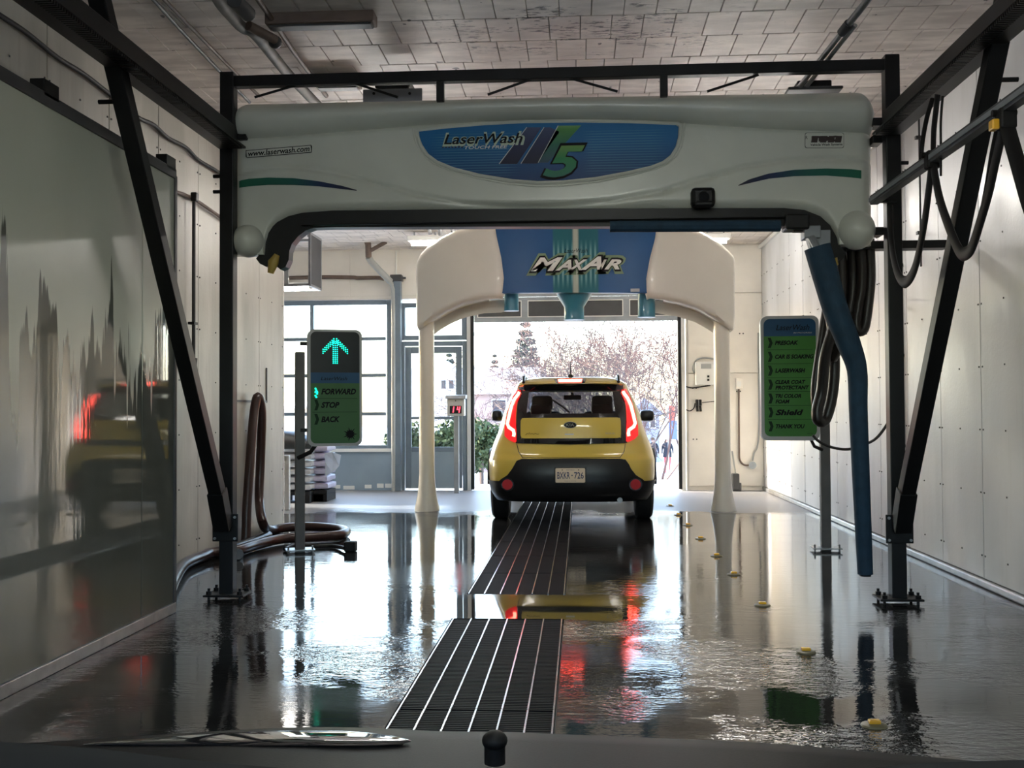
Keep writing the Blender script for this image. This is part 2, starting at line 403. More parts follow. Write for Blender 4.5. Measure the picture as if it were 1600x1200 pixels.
# right wall: studs board behind, single panels with edges, screws
def clad(wall, X, sgn, y0, y1, z0, z1, w, first, name='wall_panel', bm_='wall_board'):
    me = {}; sm = MB(); y = first
    while y < y1 - 0.05:
        ye = min(y + w, y1); key = round(ye - max(y, y0), 3); ya = max(y, y0)
        if key > 0.05:
            if key not in me:
                q = MB().box((0, 0, 0), (0.018, key - 0.010, z1 - z0), bev=0.002).mesh(name); q.materials.append(M[bm_]); me[key] = q
            o = link(name, me[key], None, wall); o.location = Vector((X - sgn * (0.009 + R.random() * 0.003), (ya + ye) / 2, (z0 + z1) / 2)) - wloc(wall)
            for yy in (ya + 0.03, (ya + ye) / 2, ye - 0.03):
                zz = z0 + 0.15
                while zz < z1:
                    sm.box((X - sgn * 0.022, yy, zz), (0.006, 0.011, 0.011)); zz += 0.42
        y += w
    sm.build('wall_screws', 'dark_grey', wall, kind='stuff')
mb = MB(); mb.span((XR + 0.0, YN, -0.1), (XR + 0.2, FW + 0.2, ZC + 0.1)); wr = mb.build('wall_right', 'joint_dark', kind='structure')
clad(wr, XR, 1, 1.0, FW, 0.06, ZC - 0.03, 0.80, 6.45 - 0.80 * 6)
MB().span((XR, YN, 0.06), (XR - 0.02, 0.99, ZC)).build('wall_panel', 'wall_board', wr)
mb = MB(); mb.span((XR - 0.045, 1, 0), (XR, FW, 0.055), bev=0.012); tag(mb.build('baseboard_right', 'galv', kind='structure'))
mb = MB(); mb.span((XR - 0.06, 1.0, ZC - 0.075), (XR - 0.02, FW, ZC - 0.02), bev=0.008); mb.build('trim_1', 'white_plastic', kind='structure')
# left wall, ends where the next bay opens
mb = MB(); mb.span((XL - 0.2, YN, -0.1), (XL, YL, ZC + 0.1)); wl = mb.build('wall_left', 'cream', kind='structure')
clad(wl, XL, -1, 2.0, YL, 0.03, ZC - 0.02, 0.81, 5.87 - 0.81 * 4, bm_='wall_board_shaded_stained')
MB().span((XL - 0.2, YL, 0), (XL + 0.02, YL + 0.03, ZC), bev=0.005).build('wall_end_cap', 'white_plastic', wl)
q = P(395, 600, 9.7)
mb = MB(); mb.span((XL + 0.018, 9.15, 1.28), (XL + 0.032, 9.17, 1.78)); mb.span((XL + 0.018, 9.15, 1.28), (XL + 0.032, 10.15, 1.30)); mb.span((XL + 0.018, 10.13, 1.28), (XL + 0.032, 10.15, 1.62))
mb.build('hatch_outline', 'dark_grey', wl)
SW = (13.45, 14.35, 0.85, 2.2)
mb = MB(); mb.span((XA - 0.2, YN, -0.1), (XA, SW[0], ZC + 0.1)); mb.span((XA - 0.2, SW[1], -0.1), (XA, FW + 0.2, ZC + 0.1)); mb.span((XA - 0.2, SW[0], -0.1), (XA, SW[1], SW[2])); mb.span((XA - 0.2, SW[0], SW[3]), (XA, SW[1], ZC + 0.1)); mb.build('wall_side', 'cream', kind='structure')
mb = MB()
for a, b in (((SW[0], SW[2]), (SW[1], SW[2] + 0.05)), ((SW[0], SW[3] - 0.05), (SW[1], SW[3])), ((SW[0], SW[2] + 0.05), (SW[0] + 0.05, SW[3] - 0.05)), ((SW[1] - 0.05, SW[2] + 0.05), (SW[1], SW[3] - 0.05))): mb.span((XA - 0.12, a[0], a[1]), (XA - 0.04, b[0], b[1]))
w3 = mb.build('window_3', 'alu_frame', kind='structure'); MB().span((XA - 0.08, SW[0] + 0.05, SW[2] + 0.05), (XA - 0.075, SW[1] - 0.05, SW[3] - 0.05)).build('pane', 'window_glass', w3)
# near wall behind the photographer's car, entry door stands open
mb = MB(); mb.span((XA, YN - 0.2, 0), (-2.6, YN, ZC)); mb.span((2.3, YN - 0.2, 0), (XR, YN, ZC)); mb.span((-2.6, YN - 0.2, 3.0), (2.3, YN, ZC)); mb.build('wall_near', 'cream', kind='structure')
mb = MB()
for z in (0.0, 0.7, 1.4, 2.2, 2.94): mb.span((-2.6, YN - 0.1, z), (2.3, YN - 0.04, z + 0.06))
for k in range(6): xx = -2.6 + k * 0.97; mb.span((xx, YN - 0.1, 0.06), (xx + 0.05, YN - 0.04, 2.94))
d3 = mb.build('door_3', 'white_plastic', kind='structure'); MB().span((-2.6, YN - 0.08, 0.03), (2.3, YN - 0.07, 1.43)).build('door_panel', 'white_plastic', d3)
for k in range(5):
    for z0, z1 in ((1.46, 2.2), (2.26, 2.94)): MB().span((-2.55 + k * 0.97, YN - 0.075, z0), (-1.63 + k * 0.97, YN - 0.07, z1)).build('pane', 'window_glass', d3)
portal('portal_entry', (-0.15, YN - 0.12, 2.2), (PI / 2, 0, 0), 4.9, 1.6)
# far wall
def fx(u, v=640): return P(u, v, FW).x
def fz(v, u=906): return P(u, v, FW).z
W1R, W1T, W1B = fx(612), fz(470), fz(702)
D2L, D2R, D2T = fx(626), fx(729), fz(470)
D1L, D1R, D1T = -1.56, 1.44, 3.05
mb = MB()
mb.span((XA, FW, W1T + 0.06), (D1L - 0.14, FW + 0.2, ZC)); mb.span((D1L - 0.14, FW, D1T), (D1R + 0.13, FW + 0.2, ZC)); mb.span((D1R + 0.13, FW + 0.02, 0), (XR, FW + 0.2, ZC))
mb.span((W1R, FW + 0.02, 0), (D2L, FW + 0.2, W1T + 0.06))
wf = mb.build('wall_far', 'cream', kind='structure')
mep = {}
def farpanel(x0, x1, z0, z1, dy=0.0):
    MB().span((x0 + 0.004, FW - 0.012 + dy, z0 + 0.004), (x1 - 0.004, FW + 0.021, z1 - 0.004), bev=0.003).build('wall_panel', 'cream', wf)
for x0, x1 in ((D1R + 0.15, 2.02), (2.02, XR - 0.02)):
    for z0, z1 in ((0.06, 1.72), (1.72, 2.9), (2.9, ZC - 0.02)): farpanel(x0, x1, z0, z1, R.random() * 0.004)
xx = XA
while xx < D1L - 0.2:
    farpanel(xx, min(xx + 1.15, D1L - 0.16), W1T + 0.10, ZC - 0.02, R.random() * 0.003); xx += 1.15
mb = MB()
for x_, z_ in ((2.0, 2.6), (2.0, 1.55), (2.0, 0.8), (1.66, 1.5), (1.66, 0.75), (2.3, 1.45), (2.35, 2.3)):
    mb.box((x_, FW - 0.016, z_), (0.018, 0.01, 0.018)); mb.box((x_ + 0.05, FW - 0.016, z_), (0.018, 0.01, 0.018))
mb.build('wall_screws', 'dark_grey', wf, kind='stuff')
# window 1: large glazed front left of the doors
def window(name, x0, x1, z0, z1, xs, zs, fr=0.07, mu=0.05, panel_to=None):
    mb = MB(); y0, y1 = FW - 0.01, FW + 0.10
    for a, b in (((x0, y0, z0), (x0 + fr, y1, z1)), ((x1 - fr, y0, z0), (x1, y1, z1)), ((x0 + fr, y0, z1 - fr), (x1 - fr, y1, z1)), ((x0 + fr, y0, z0), (x1 - fr, y1, z0 + fr))): mb.span(a, b, bev=0.006)
    o = mb.build(name, 'alu_frame', kind='structure')
    cols = [x0 + fr] + [v for v in xs] + [x1 - fr]; rows = [z0 + fr] + [v for v in zs] + [z1 - fr]
    for v in xs: MB().span((v - mu / 2, y0 + 0.01, z0 + fr), (v + mu / 2, y1 - 0.01, z1 - fr), bev=0.004).build('mullion', 'alu_frame', o)
    for v in zs:
        for a, b in zip(cols, cols[1:]): MB().span((a + mu / 2, y0 + 0.012, v - mu / 2), (b - mu / 2, y1 - 0.012, v + mu / 2), bev=0.004).build('transom_bar', 'alu_frame', o)
    for a, b in zip(cols, cols[1:]):
        for c, d in zip(rows, rows[1:]): MB().span((a, FW + 0.045, c), (b, FW + 0.051, d)).build('pane', 'window_glass', o)
    return o
zs = [fz(645), fz(584), fz(526)]
w1 = window('window_1', XA + 0.3, W1R, W1B, W1T + 0.05, [fx(487) - 1.25, fx(487)], zs)
mb = MB(); mb.span((XA, FW - 0.0, 0), (W1R, FW + 0.14, W1B), bev=0.004); mb.build('apron_panel', 'alu_panel', w1)
mb = MB(); mb.span((XA, FW - 0.05, W1B - 0.03), (W1R, FW, W1B + 0.02), bev=0.006); mb.build('window_sill', 'white_plastic', w1)
mb = MB()
for u in (520, 545, 575, 594, 610): mb.box((fx(u), FW - 0.002, fz(758 + R.random() * 4)), (0.10 + 0.14 * R.random(), 0.008, 0.04 + 0.03 * R.random()), bev=0.003)
mb.build('peeling_paint', 'white_plastic', w1, kind='stuff')
# man door with transom
w2 = window('window_2', D2L, D2R, fz(529), D2T, [], [])
mb = MB(); zt = fz(531)
for a, b in (((D2L, FW - 0.02, 0), (D2L + 0.06, FW + 0.1, zt)), ((D2R - 0.06, FW - 0.02, 0), (D2R, FW + 0.1, zt)), ((D2L + 0.06, FW - 0.02, zt - 0.07), (D2R - 0.06, FW + 0.1, zt))): mb.span(a, b, bev=0.006)
d2 = mb.build('door_2', 'alu_frame', kind='structure')
xa, xb, zp = D2L + 0.07, D2R - 0.07, fz(702)
mb = MB()
for a, b in (((xa, FW, 0.03), (xa + 0.09, FW + 0.05, zt - 0.08)), ((xb - 0.09, FW, 0.03), (xb, FW + 0.05, zt - 0.08)), ((xa + 0.09, FW, zt - 0.18), (xb - 0.09, FW + 0.05, zt - 0.08)), ((xa + 0.09, FW, zp - 0.03), (xb - 0.09, FW + 0.05, zp + 0.04)), ((xa + 0.09, FW, fz(652) - 0.02), (xb - 0.09, FW + 0.05, fz(652) + 0.02))): mb.span(a, b, bev=0.005)
lf = mb.build('door_leaf', 'alu_frame', d2)
MB().span((xa + 0.09, FW + 0.008, 0.03), (xb - 0.09, FW + 0.04, zp - 0.03)).build('door_kick_panel', 'alu_panel', lf)
MB().span((xa + 0.09, FW + 0.02, zp + 0.04), (xb - 0.09, FW + 0.026, fz(652) - 0.02)).build('pane', 'window_glass', lf)
MB().span((xa + 0.09, FW + 0.02, fz(652) + 0.02), (xb - 0.09, FW + 0.026, zt - 0.18)).build('pane', 'window_glass', lf)
MB().span((D2R, FW - 0.01, 0), (D1L - 0.13, FW + 0.14, D1T), bev=0.006).build('trim_2', 'alu_panel', kind='structure')
# overhead door, raised: its two lowest sections hang in the opening
mb = MB()
mb.span((D1L - 0.12, FW - 0.03, 0), (D1L - 0.05, FW + 0.15, D1T), bev=0.006); mb.span((D1R + 0.04, FW - 0.03, 0), (D1R + 0.11, FW + 0.15, D1T), bev=0.006); mb.span((D1L - 0.12, FW - 0.02, D1T - 0.08), (D1R + 0.11, FW + 0.15, D1T), bev=0.006)
d1 = mb.build('door_1', 'white_plastic', kind='structure')
for s, xx in ((-1, D1L - 0.03), (1, D1R + 0.02)):
    mb = MB(); mb.span((xx - 0.025, FW - 0.13, 0.02), (xx + 0.025, FW - 0.05, D1T + 0.2), bev=0.006); tr = mb.build('door_track', 'black_steel', d1)
    mb = MB()
    for k in range(6): mb.span((xx - 0.03, FW - 0.05, 0.3 + k * 0.5), (xx + 0.03, FW - 0.03, 0.36 + k * 0.5))
    mb.build('track_bracket', 'galv', tr)
zb = fz(503)
for k, (z0, z1) in enumerate(((zb, zb + 0.37), (zb + 0.375, zb + 0.75))):
    yd = FW - 0.10
    mb = MB(); mb.span((D1L, yd, z0), (D1R, yd + 0.045, z0 + 0.07), bev=0.004); mb.span((D1L, yd, z1 - 0.05), (D1R, yd + 0.045, z1), bev=0.004)
    n = 4; wd = (D1R - D1L) / n
    for i in range(n + 1): mb.span((D1L + i * wd - (0.0 if i == 0 else 0.045), yd + 0.001, z0 + 0.07), (D1L + i * wd + (0.0 if i == n else 0.045), yd + 0.044, z1 - 0.05))
    se = mb.build('door_section', 'grey_steel', d1)
    for i in range(n):
        a, b = D1L + i * wd + 0.045, D1L + (i + 1) * wd - 0.045
        MB().span((a, yd + 0.02, z0 + 0.07), (b, yd + 0.03, z1 - 0.05)).build('door_panel', 'dark_grey', se)
        mb = MB(); q = 0.012
        for u, v in (((a, z0 + 0.07), (b, z0 + 0.07 + q)), ((a, z1 - 0.05 - q), (b, z1 - 0.05)), ((a, z0 + 0.07 + q), (a + q, z1 - 0.05 - q)), ((b - q, z0 + 0.07 + q), (b, z1 - 0.05 - q))): mb.span((u[0], yd - 0.002, u[1]), (v[0], yd + 0.02, v[1]))
        mb.build('panel_beading', 'white_plastic', se)
portal('portal_door', ((D1L + D1R) / 2, FW + 0.25, 1.3), (-PI / 2, 0, 0), D1R - D1L, 2.6)
portal('portal_window', ((XA + D2R) / 2, FW + 0.25, 1.75), (-PI / 2, 0, 0), D2R - XA, 2.3)
# ------------------------------------------------------------------ trench grates
bar_x = [TX0 + 0.012 + i * (TX1 - TX0 - 0.024) / 6 for i in range(7)]
def grate(y0, y1, label):
    g = thing('trench_grate', label, 'floor grate', ((TX0 + TX1) / 2, y0, 0), 'steel grates over the floor drain')
    for i, bx in enumerate(bar_x):
        MB().span((bx - 0.0035, y0 + 0.004, -0.05), (bx + 0.0035, y1 - 0.004, 0.004)).build('bearing_bar', 'steel_bright', g)
    mb = MB(); yy = y0 + 0.012
    while yy < y1 - 0.01:
        mb.span((TX0 + 0.008, yy, -0.035), (TX1 - 0.008, yy + 0.011, -0.003)); yy += 0.0235
    mb.build('cross_bars', 'grate_dark', g, kind='stuff')
ys = [2.25, 3.17, 4.24, 5.16, 6.07]
nm = ['nearest steel floor grate, just past the car bonnet', 'second steel floor grate from the bonnet', 'third steel floor grate from the bonnet', 'steel floor grate touching the near edge of the puddle strip']
for (a, b), l in zip(zip(ys, ys[1:]), nm): grate(a, b, l)
ys = [6.88 + i * (TY1 - 6.9) / 8 for i in range(9)]
nm = ['steel floor grate touching the far edge of the puddle strip', 'second steel floor grate beyond the puddle strip', 'third steel floor grate beyond the puddle strip', 'fourth steel floor grate beyond the puddle strip',
      'steel floor grate just behind the rear bumper of the yellow car', 'steel floor grate under the rear bumper of the yellow car', 'steel floor grate under the middle of the yellow car', 'farthest steel floor grate, under the front of the yellow car']
for (a, b), l in zip(zip(ys, ys[1:]), nm): grate(a, b, l)
# yellow reflectors
pts = [(1365, 1131), (1253, 1016), (1184, 943), (1139, 895), (1112, 866), (1087, 839), (1067, 818), (1059, 802), (1039, 788)]
lab = ['nearest yellow floor reflector, right of the bonnet', 'second yellow floor reflector from the bonnet', 'third yellow floor reflector from the bonnet', 'fourth yellow floor reflector from the bonnet', 'fifth yellow floor reflector from the bonnet',
       'sixth yellow floor reflector from the bonnet', 'yellow floor reflector level with the rear tyre of the yellow car', 'floor reflector just past the rear tyre of the yellow car', 'farthest floor reflector of the row, right of the yellow car']
for (u, v), l in zip(pts, lab):
    c = PZ(u, v + 3); c = Vector((1.1, c.y, 0)); r = thing('floor_reflector', l, 'reflector', c, 'yellow reflectors set in the floor')
    MB().lathe(c, [(0.05, 0.0), (0.047, 0.006), (0.03, 0.011)], 18).build('base_plate', 'stud_plate', r, smooth=True)
    MB().box(c + Vector((0, -0.003, 0.016)), (0.044, 0.032, 0.016), bev=0.005).build('reflector_lens', 'yellow_refl', r)
# ------------------------------------------------------------------ wash gantry: black steel frame
LX, RX, GY = -2.26, 1.945, 6.67
fr = thing('gantry_frame', 'black steel gantry frame with slanted braces carrying the wash bridge', 'frame', ((LX + RX) / 2, GY, 0))
zt = 3.37
for X in (LX, RX):
    s = 1 if X > 0 else -1
    lg = MB().span((X - 0.045, GY - 0.045, 0.012), (X + 0.045, GY + 0.045, zt + 0.02), bev=0.006).build('leg', 'black_steel', fr)
    MB().span((X - 0.13, GY - 0.1, 0.022), (X + 0.13, GY + 0.1, 0.036), bev=0.004).build('base_plate', 'black_steel', lg)
    for dx in (-0.1, 0.1):
        for dy in (-0.07, 0.07):
            MB().cyl((X + dx, GY + dy, 0), (X + dx, GY + dy, 0.075), 0.009, 8).cyl((X + dx, GY + dy, 0.036), (X + dx, GY + dy, 0.056), 0.018, 6).build('anchor_bolt', 'black_steel', lg)
    MB().span((X - 0.082, GY - 0.062, 0.37), (X + 0.082, GY - 0.045, 0.545), bev=0.004).build('clamp_plate', 'black_steel', lg)
    mb = MB()
    for dx in (-0.065, 0.065):
        for z in (0.39, 0.525): mb.cyl((X + dx, GY - 0.07, z), (X + dx, GY - 0.06, z), 0.009, 8)
    mb.build('clamp_bolts', 'galv', lg, kind='stuff')
    p0 = Vector((X, GY - 0.09, 0.52)); p1 = Vector((X + s * 0.015, 4.89, 3.12)); p2 = p1 + (p1 - p0) * 0.16
    br = MB().bar(p0, p2, 0.085, 0.085, up=(1, 0, 0), bev=0.006).build('brace', 'black_steel', fr)
    MB().bar(p0 + Vector((0, 0.0, -0.06)), p0 + (p1 - p0) * 0.07, 0.10, 0.10, up=(1, 0, 0), bev=0.004).build('brace_shoe', 'black_steel', br)
    for fr_ in (0.86, 0.48):
        q = p0 + (p1 - p0) * fr_
        if fr_ > 0.8: MB().cyl(q - Vector((s * -0.04, 0, 0)), q + Vector((s * 0.13, 0, 0)), 0.012, 8).build('brace_pin', 'black_steel', br)
    ra = MB().span((X - 0.05, 0.8, 2.885), (X + 0.05, GY - 0.045, 3.045), bev=0.008).build('track_rail', 'black_steel', fr)
    mb = MB(); yy = 3.6
    while yy < GY - 0.1:
        mb.span((X - s * 0.055, yy, 2.868), (X - s * 0.125, yy + 0.012, 2.885)); yy += 0.022
    mb.build('cable_chain', 'black_steel', ra, kind='stuff')
    MB().span((X - s * 0.05, 3.5, 2.885), (X - s * 0.13, GY - 0.05, 2.897)).build('chain_tray', 'black_steel', ra)
    for z in (2.52, 2.42): MB().cyl((X + s * 0.04, GY, z + 0.2), (X + s * 0.10, GY, z + 0.2), 0.012, 8).build('side_pin', 'black_steel', lg)
MB().span((LX, GY - 0.035, zt - 0.075), (RX, GY + 0.035, zt - 0.005), bev=0.005).build('top_beam', 'black_steel', fr)
for u in (688, 1037):
    a = P(u, 120, GY); MB().span((a.x - 0.024, GY - 0.024, 3.17), (a.x + 0.024, GY + 0.024, zt - 0.06), bev=0.003).build('hanger', 'black_steel', fr)
for a, b in (((398, 152), (480, 128)), ((548, 128), (622, 152)), ((762, 148), (835, 122)), ((890, 122), (965, 143)), ((1105, 143), (1185, 117))):
    pa, pb = P(*a, GY + 0.0), P(*b, GY); MB().cyl(pa, pb, 0.0085, 8).build('tie_rod', 'black_steel', fr)
for X in (LX, RX):       # stubs that tie the legs to the bridge carriage
    s = 1 if X > 0 else -1
    for z in ((2.97, 2.86, 2.28) if s > 0 else (2.97,)): MB().span((X - s * 0.04, GY + 0.045, z), (X - s * 0.10, GY + 0.16, z + 0.05), bev=0.004).build('carriage_stub', 'black_steel', fr)
# ------------------------------------------------------------------ wash bridge (moulded cover)
BY = 6.74
mat('bridge_cover', (0.62, 0.635, 0.56), 0.30, var=0.16, scale=1.6, coat=0.25)
gradmat('stripe_left', [(0.0, (0.02, 0.13, 0.075)), (0.45, (0.02, 0.11, 0.09)), (0.7, (0.02, 0.035, 0.10)), (1.0, (0.01, 0.01, 0.02))])
gradmat('stripe_right', [(0.0, (0.01, 0.01, 0.02)), (0.3, (0.02, 0.035, 0.10)), (0.55, (0.02, 0.11, 0.09)), (1.0, (0.02, 0.13, 0.075))])
def vtop(u):
    v = 157 - 20 * (u - 362) / 1003; e = min(u - 362, 1365 - u)
    return v + (14 * (1 - e / 22) ** 2 if e < 22 else 0)
VC = [(362, 217), (430, 213), (520, 206), (650, 195), (750, 189), (850, 186), (960, 187), (1060, 191), (1200, 200), (1365, 207)]
VB = [(362, 398), (412, 398), (413.5, 384), (418, 368), (426, 356), (438, 345), (455, 337), (480, 332), (560, 329), (800, 327), (1100, 326), (1225, 326), (1255, 328), (1275, 333), (1290, 342), (1301, 355), (1308, 370), (1311, 382), (1365, 382)]
VG = [(362, 276), (385, 268), (430, 261), (480, 263), (530, 271), (590, 287), (650, 304), (720, 317), (800, 322), (880, 321), (960, 313), (1030, 300), (1100, 279), (1160, 261), (1230, 250), (1290, 247), (1340, 248), (1365, 250)]
def gd(u, v):
    vt, vc, vb, vg = vtop(u), interp(VC, u), interp(VB, u), interp(VG, u)
    if v < vc:
        t = max(0.0, (v - vt) / (vc - vt)); d = 0.085 * math.sin(PI * t) ** 0.75 - 0.10 * (1 - t) ** 5
    else: d = 0.0
    d -= 0.02 * math.exp(-((v - vc) / 3.5) ** 2)
    if v > vc + 8: d -= 0.014 * math.exp(-((v - vg) / 3.2) ** 2)
    if v > vg: d += 0.010 * min(1, (v - vg) / 8)
    e = min(u - 362, 1365 - u)
    if e < 20: d -= 0.07 * (1 - e / 20) ** 2.2
    eb = vb - v
    if eb < 16 and 412 < u < 1311: d -= 0.06 * (1 - eb / 16) ** 2
    return d
def G(u, v, off=0.0): return P(u, v, BY) + Vector((0, -gd(u, v) - off, 0))
br = thing('wash_bridge', 'long off-white moulded wash bridge with blue oval emblem hanging in the gantry', 'car wash arch', (P(862, 250, BY).x, BY + 0.4, 2.2))
us = [362 + 3.5 * i for i in range(13)] + [409, 412, 413.5, 415, 418, 421, 425, 430, 435, 441, 448] + [455 + 7 * i for i in range(111)] + [1233 + 6 * i for i in range(9)] + [1286, 1290, 1294, 1298, 1301, 1304, 1306, 1308, 1309.5, 1311] + [1316 + 4.9 * i for i in range(11)]
us = sorted(set(u for u in us if u <= 1365)); rows = []
NR = 74
for j in range(NR + 1):
    r = []
    for u in us:
        vt, vc, vb = vtop(u), interp(VC, u), interp(VB, u)
        v = vt + (vc - vt) * j / 18 if j <= 18 else vc + (vb - vc) * (j - 18) / (NR - 18)
        r.append(G(u, v))
    rows.append(r)
BRX0, BRX1 = P(405, 330, BY).x, P(1316, 330, BY).x
mb = MB(); vs = mb.grid(rows)
bnd = [e for e in mb.b.edges if len(e.link_faces) == 1]
r = bmesh.ops.extrude_edge_only(mb.b, edges=bnd); nv = [g for g in r['geom'] if isinstance(g, bmesh.types.BMVert)]
zlow = G(800, 325).z + 0.03
for v in nv: v.co.y = BY + (0.56 if v.co.z > zlow and not (BRX0 < v.co.x < BRX1 and v.co.z < zlow + 0.02) else 0.10)
mb.build('cover', 'bridge_cover', br, smooth=True, angle=50)
for (u, v, ru, rv) in ((388, 377, 26, 26), (1338, 360, 28, 30)):
    c = P(u, v, BY + 0.0); MB().ball(c, 1, 4, (ru * 0.00408, 0.13, rv * 0.00408)).build('end_bulb', 'bridge_cover', br, smooth=True, label='rounded bulb at the foot of the cover')
# emblem
EM = [(655, 206), (700, 201), (760, 196), (820, 193), (900, 192), (980, 193), (1056, 196), (1060, 199), (1059, 215), (1055, 230), (1047, 243), (1034, 253), (1015, 260), (980, 268), (930, 277), (880, 282), (840, 283), (800, 280), (750, 272), (710, 262), (685, 252), (670, 241), (660, 226), (656, 214)]
m = mat('emblem_blue', (0.008, 0.12, 0.30), 0.4, spec=0.25); t = NT(m); p = t.pos(); x, y, z = t.xyz(p)
ln = t.math('SINE', t.math('MULTIPLY', z, 370.0)); lines = t.smooth(ln, 0.5, 0.95)
zone = t.math('MULTIPLY', t.math('ADD', t.math('MULTIPLY', t.smooth(x, 0.02, 0.10), t.smooth(x, 0.60, 0.45)), t.math('MULTIPLY', t.smooth(x, -0.98, -0.85), t.smooth(x, -0.35, -0.5))), t.math('MULTIPLY', t.smooth(z, 2.68, 2.74), t.smooth(z, 3.0, 2.96)))
c = t.mix(t.smooth(z, 2.66, 3.0), (0.006, 0.045, 0.15), (0.010, 0.13, 0.32)); c = t.mix(t.math('MULTIPLY', t.math('MULTIPLY', lines, zone), 0.5), c, (0.10, 0.32, 0.40))
t.link(c, t.b.inputs['Base Color'])
mb = MB(); mb.prism([P(u, v, BY) + Vector((0, -0.008, 0)) for u, v in EM], (0, 0.05, 0)); em = mb.build('emblem_panel', 'emblem_blue', br, label='blue half-oval emblem panel')
def ctr(pts, k, s): return [(858 + (u - 858) * s[0], 236 + (v - 236) * s[1]) for u, v in pts]
for sc_, rad, nm_ in (((1.018, 1.06), 0.014, 'emblem_rim'), ((1.05, 1.18), 0.006, 'emblem_rim')):
    e = ctr(EM, 0, sc_); e = [(u, v) for u, v in e if True]
    mb = MB(); pts_ = [P(u, v, BY) + Vector((0, 0.002, 0)) for u, v in (e if rad > 0.01 else e[7:] + e[:1])]
    if rad > 0.01: pts_.append(pts_[0])
    mb.tube(pts_, rad, 8).build(nm_, 'bridge_cover', br, smooth=True)
def gx(u, v=236): return P(u, v, BY).x
def gz(v, u=860): return P(u, v, BY).z
mat('ink', (0.006, 0.006, 0.008), 0.6, spec=0.15); mat('pale_green', (0.42, 0.52, 0.40), 0.4); mat('pale_grey', (0.55, 0.57, 0.55), 0.4)
mat('print_white', (0.62, 0.62, 0.58), 0.4)
gradmat('m_navy', [(0.0, (0.008, 0.008, 0.03)), (0.6, (0.022, 0.028, 0.085)), (1.0, (0.06, 0.08, 0.16))], axis='Z')
gradmat('m_green', [(0.0, (0.02, 0.06, 0.10)), (0.5, (0.02, 0.13, 0.08)), (0.9, (0.08, 0.26, 0.07)), (1.0, (0.16, 0.34, 0.12))], axis='Z')
gradmat('five_green', [(0.0, (0.005, 0.14, 0.09)), (0.6, (0.01, 0.20, 0.06)), (1.0, (0.12, 0.26, 0.06))], axis='Z')
ye = BY - 0.010
for pl, mm, nm_ in (([(780, 256), (808, 256), (846, 199), (823, 199)], 'm_navy', 'letter_stroke'), ([(814, 255.5), (839.5, 255.5), (874, 206), (860, 199), (850, 199)], 'm_navy', 'letter_stroke'), ([(841, 254), (856, 254), (908, 196), (872, 196.5)], 'm_green', 'letter_stroke')):
    ou = [(u + (3 if i in (1, 2) else -3), v) for i, (u, v) in enumerate(pl)]
    MB().prism([P(u, v, ye) for u, v in pl], (0, 0.004, 0)).build(nm_, mm, em)
    a, b = pl[0], pl[-1]
    MB().bar(P(*a, ye - 0.001), P(*b, ye - 0.001), 0.004, 0.004).build('letter_highlight', 'pale_grey', em)
text('5', 'ink', em, gx(846), gx(916), gz(279.5), gz(227), ye - 0.002, shear=0.35, off=0.045, grow=0.010)
text('5', 'five_green', em, gx(848), gx(914), gz(278), gz(229), ye - 0.005, shear=0.35, off=0.03)
text('LaserWash', 'pale_green', em, gx(693), gx(819), gz(225), gz(206), ye - 0.000, shear=0.28, off=0.03, grow=0.006)
text('LaserWash', 'ink', em, gx(694), gx(817), gz(223), gz(207.5), ye - 0.003, shear=0.28, off=0.012)
text('TOUCH FREE', 'print_white', em, gx(726), gx(793), gz(231), gz(226), ye - 0.001, shear=0.2, off=0.01)
mb = MB()
for k in range(7): u = 690 + k * 5; mb.prism([P(u, 231, ye), P(u + 3, 231, ye), P(u + 6, 225, ye), P(u + 3, 225, ye)], (0, 0.003, 0))
mb.build('slash_marks', 'm_navy', em, kind='stuff')
# printed labels and stripes
mb = MB(); mb.prism([P(u, v, BY) + Vector((0, -0.002, 0)) for u, v in ((384, 235), (486, 226.5), (487.5, 228), (487, 238.5), (386, 247), (384, 245))], (0, 0.02, 0)); lb = mb.build('web_label', 'ink', br)
mb = MB(); mb.prism([P(u, v, BY) + Vector((0, -0.004, 0)) for u, v in ((385, 236), (485.5, 227.7), (486.3, 237.5), (386, 246))], (0, 0.002, 0)); mb.build('label_face', 'bridge_cover', lb)
def tilt_text(body, m, parent, p0, p1, h, y, **k):
    """a line of print whose baseline runs from pixel p0 to p1"""
    a, b = P(*p0, y), P(*p1, y); L = (b - a).length; ang = math.atan2(b.z - a.z, b.x - a.x)
    o = text(body, m, None, 0, L, 0, h, 0, local=True, **k)
    o.parent = parent; o.location = a - wloc(parent); o.rotation_euler = (0, -ang, 0); return o
tilt_text('www.laserwash.com', 'ink', lb, (388, 244.5), (484, 236.3), 0.036, BY - 0.0045, shear=0.22, off=0.012)
mb = MB(); mb.prism([P(u, v, BY) + Vector((0, -0.002, 0)) for u, v in rrect(1257.5, 1318.5, 207.5, 231.5, 3, 3)], (0, 0.02, 0)); lb = mb.build('maker_label', 'dark_grey', br)
mb = MB(); mb.prism([P(u, v, BY) + Vector((0, -0.004, 0)) for u, v in rrect(1258.2, 1317.8, 208.2, 230.8, 3, 3)], (0, 0.002, 0)); mb.build('label_face', 'bridge_cover', lb)
mat('label_brown', (0.035, 0.02, 0.017), 0.4)
text('PDQ', 'label_brown', lb, gx(1268), gx(1315), gz(222.7, 1290), gz(212.5, 1290), BY - 0.0045, off=0.10)
mb = MB()
for u in (1267, 1281, 1293, 1304): mb.prism([P(a, b, BY - 0.0042) for a, b in ((u, 222.7), (u + 10, 222.7), (u + 12, 212.3), (u + 2, 212.3))], (0, 0.001, 0))
mb.build('mark_blocks', 'label_brown', lb, kind='stuff')
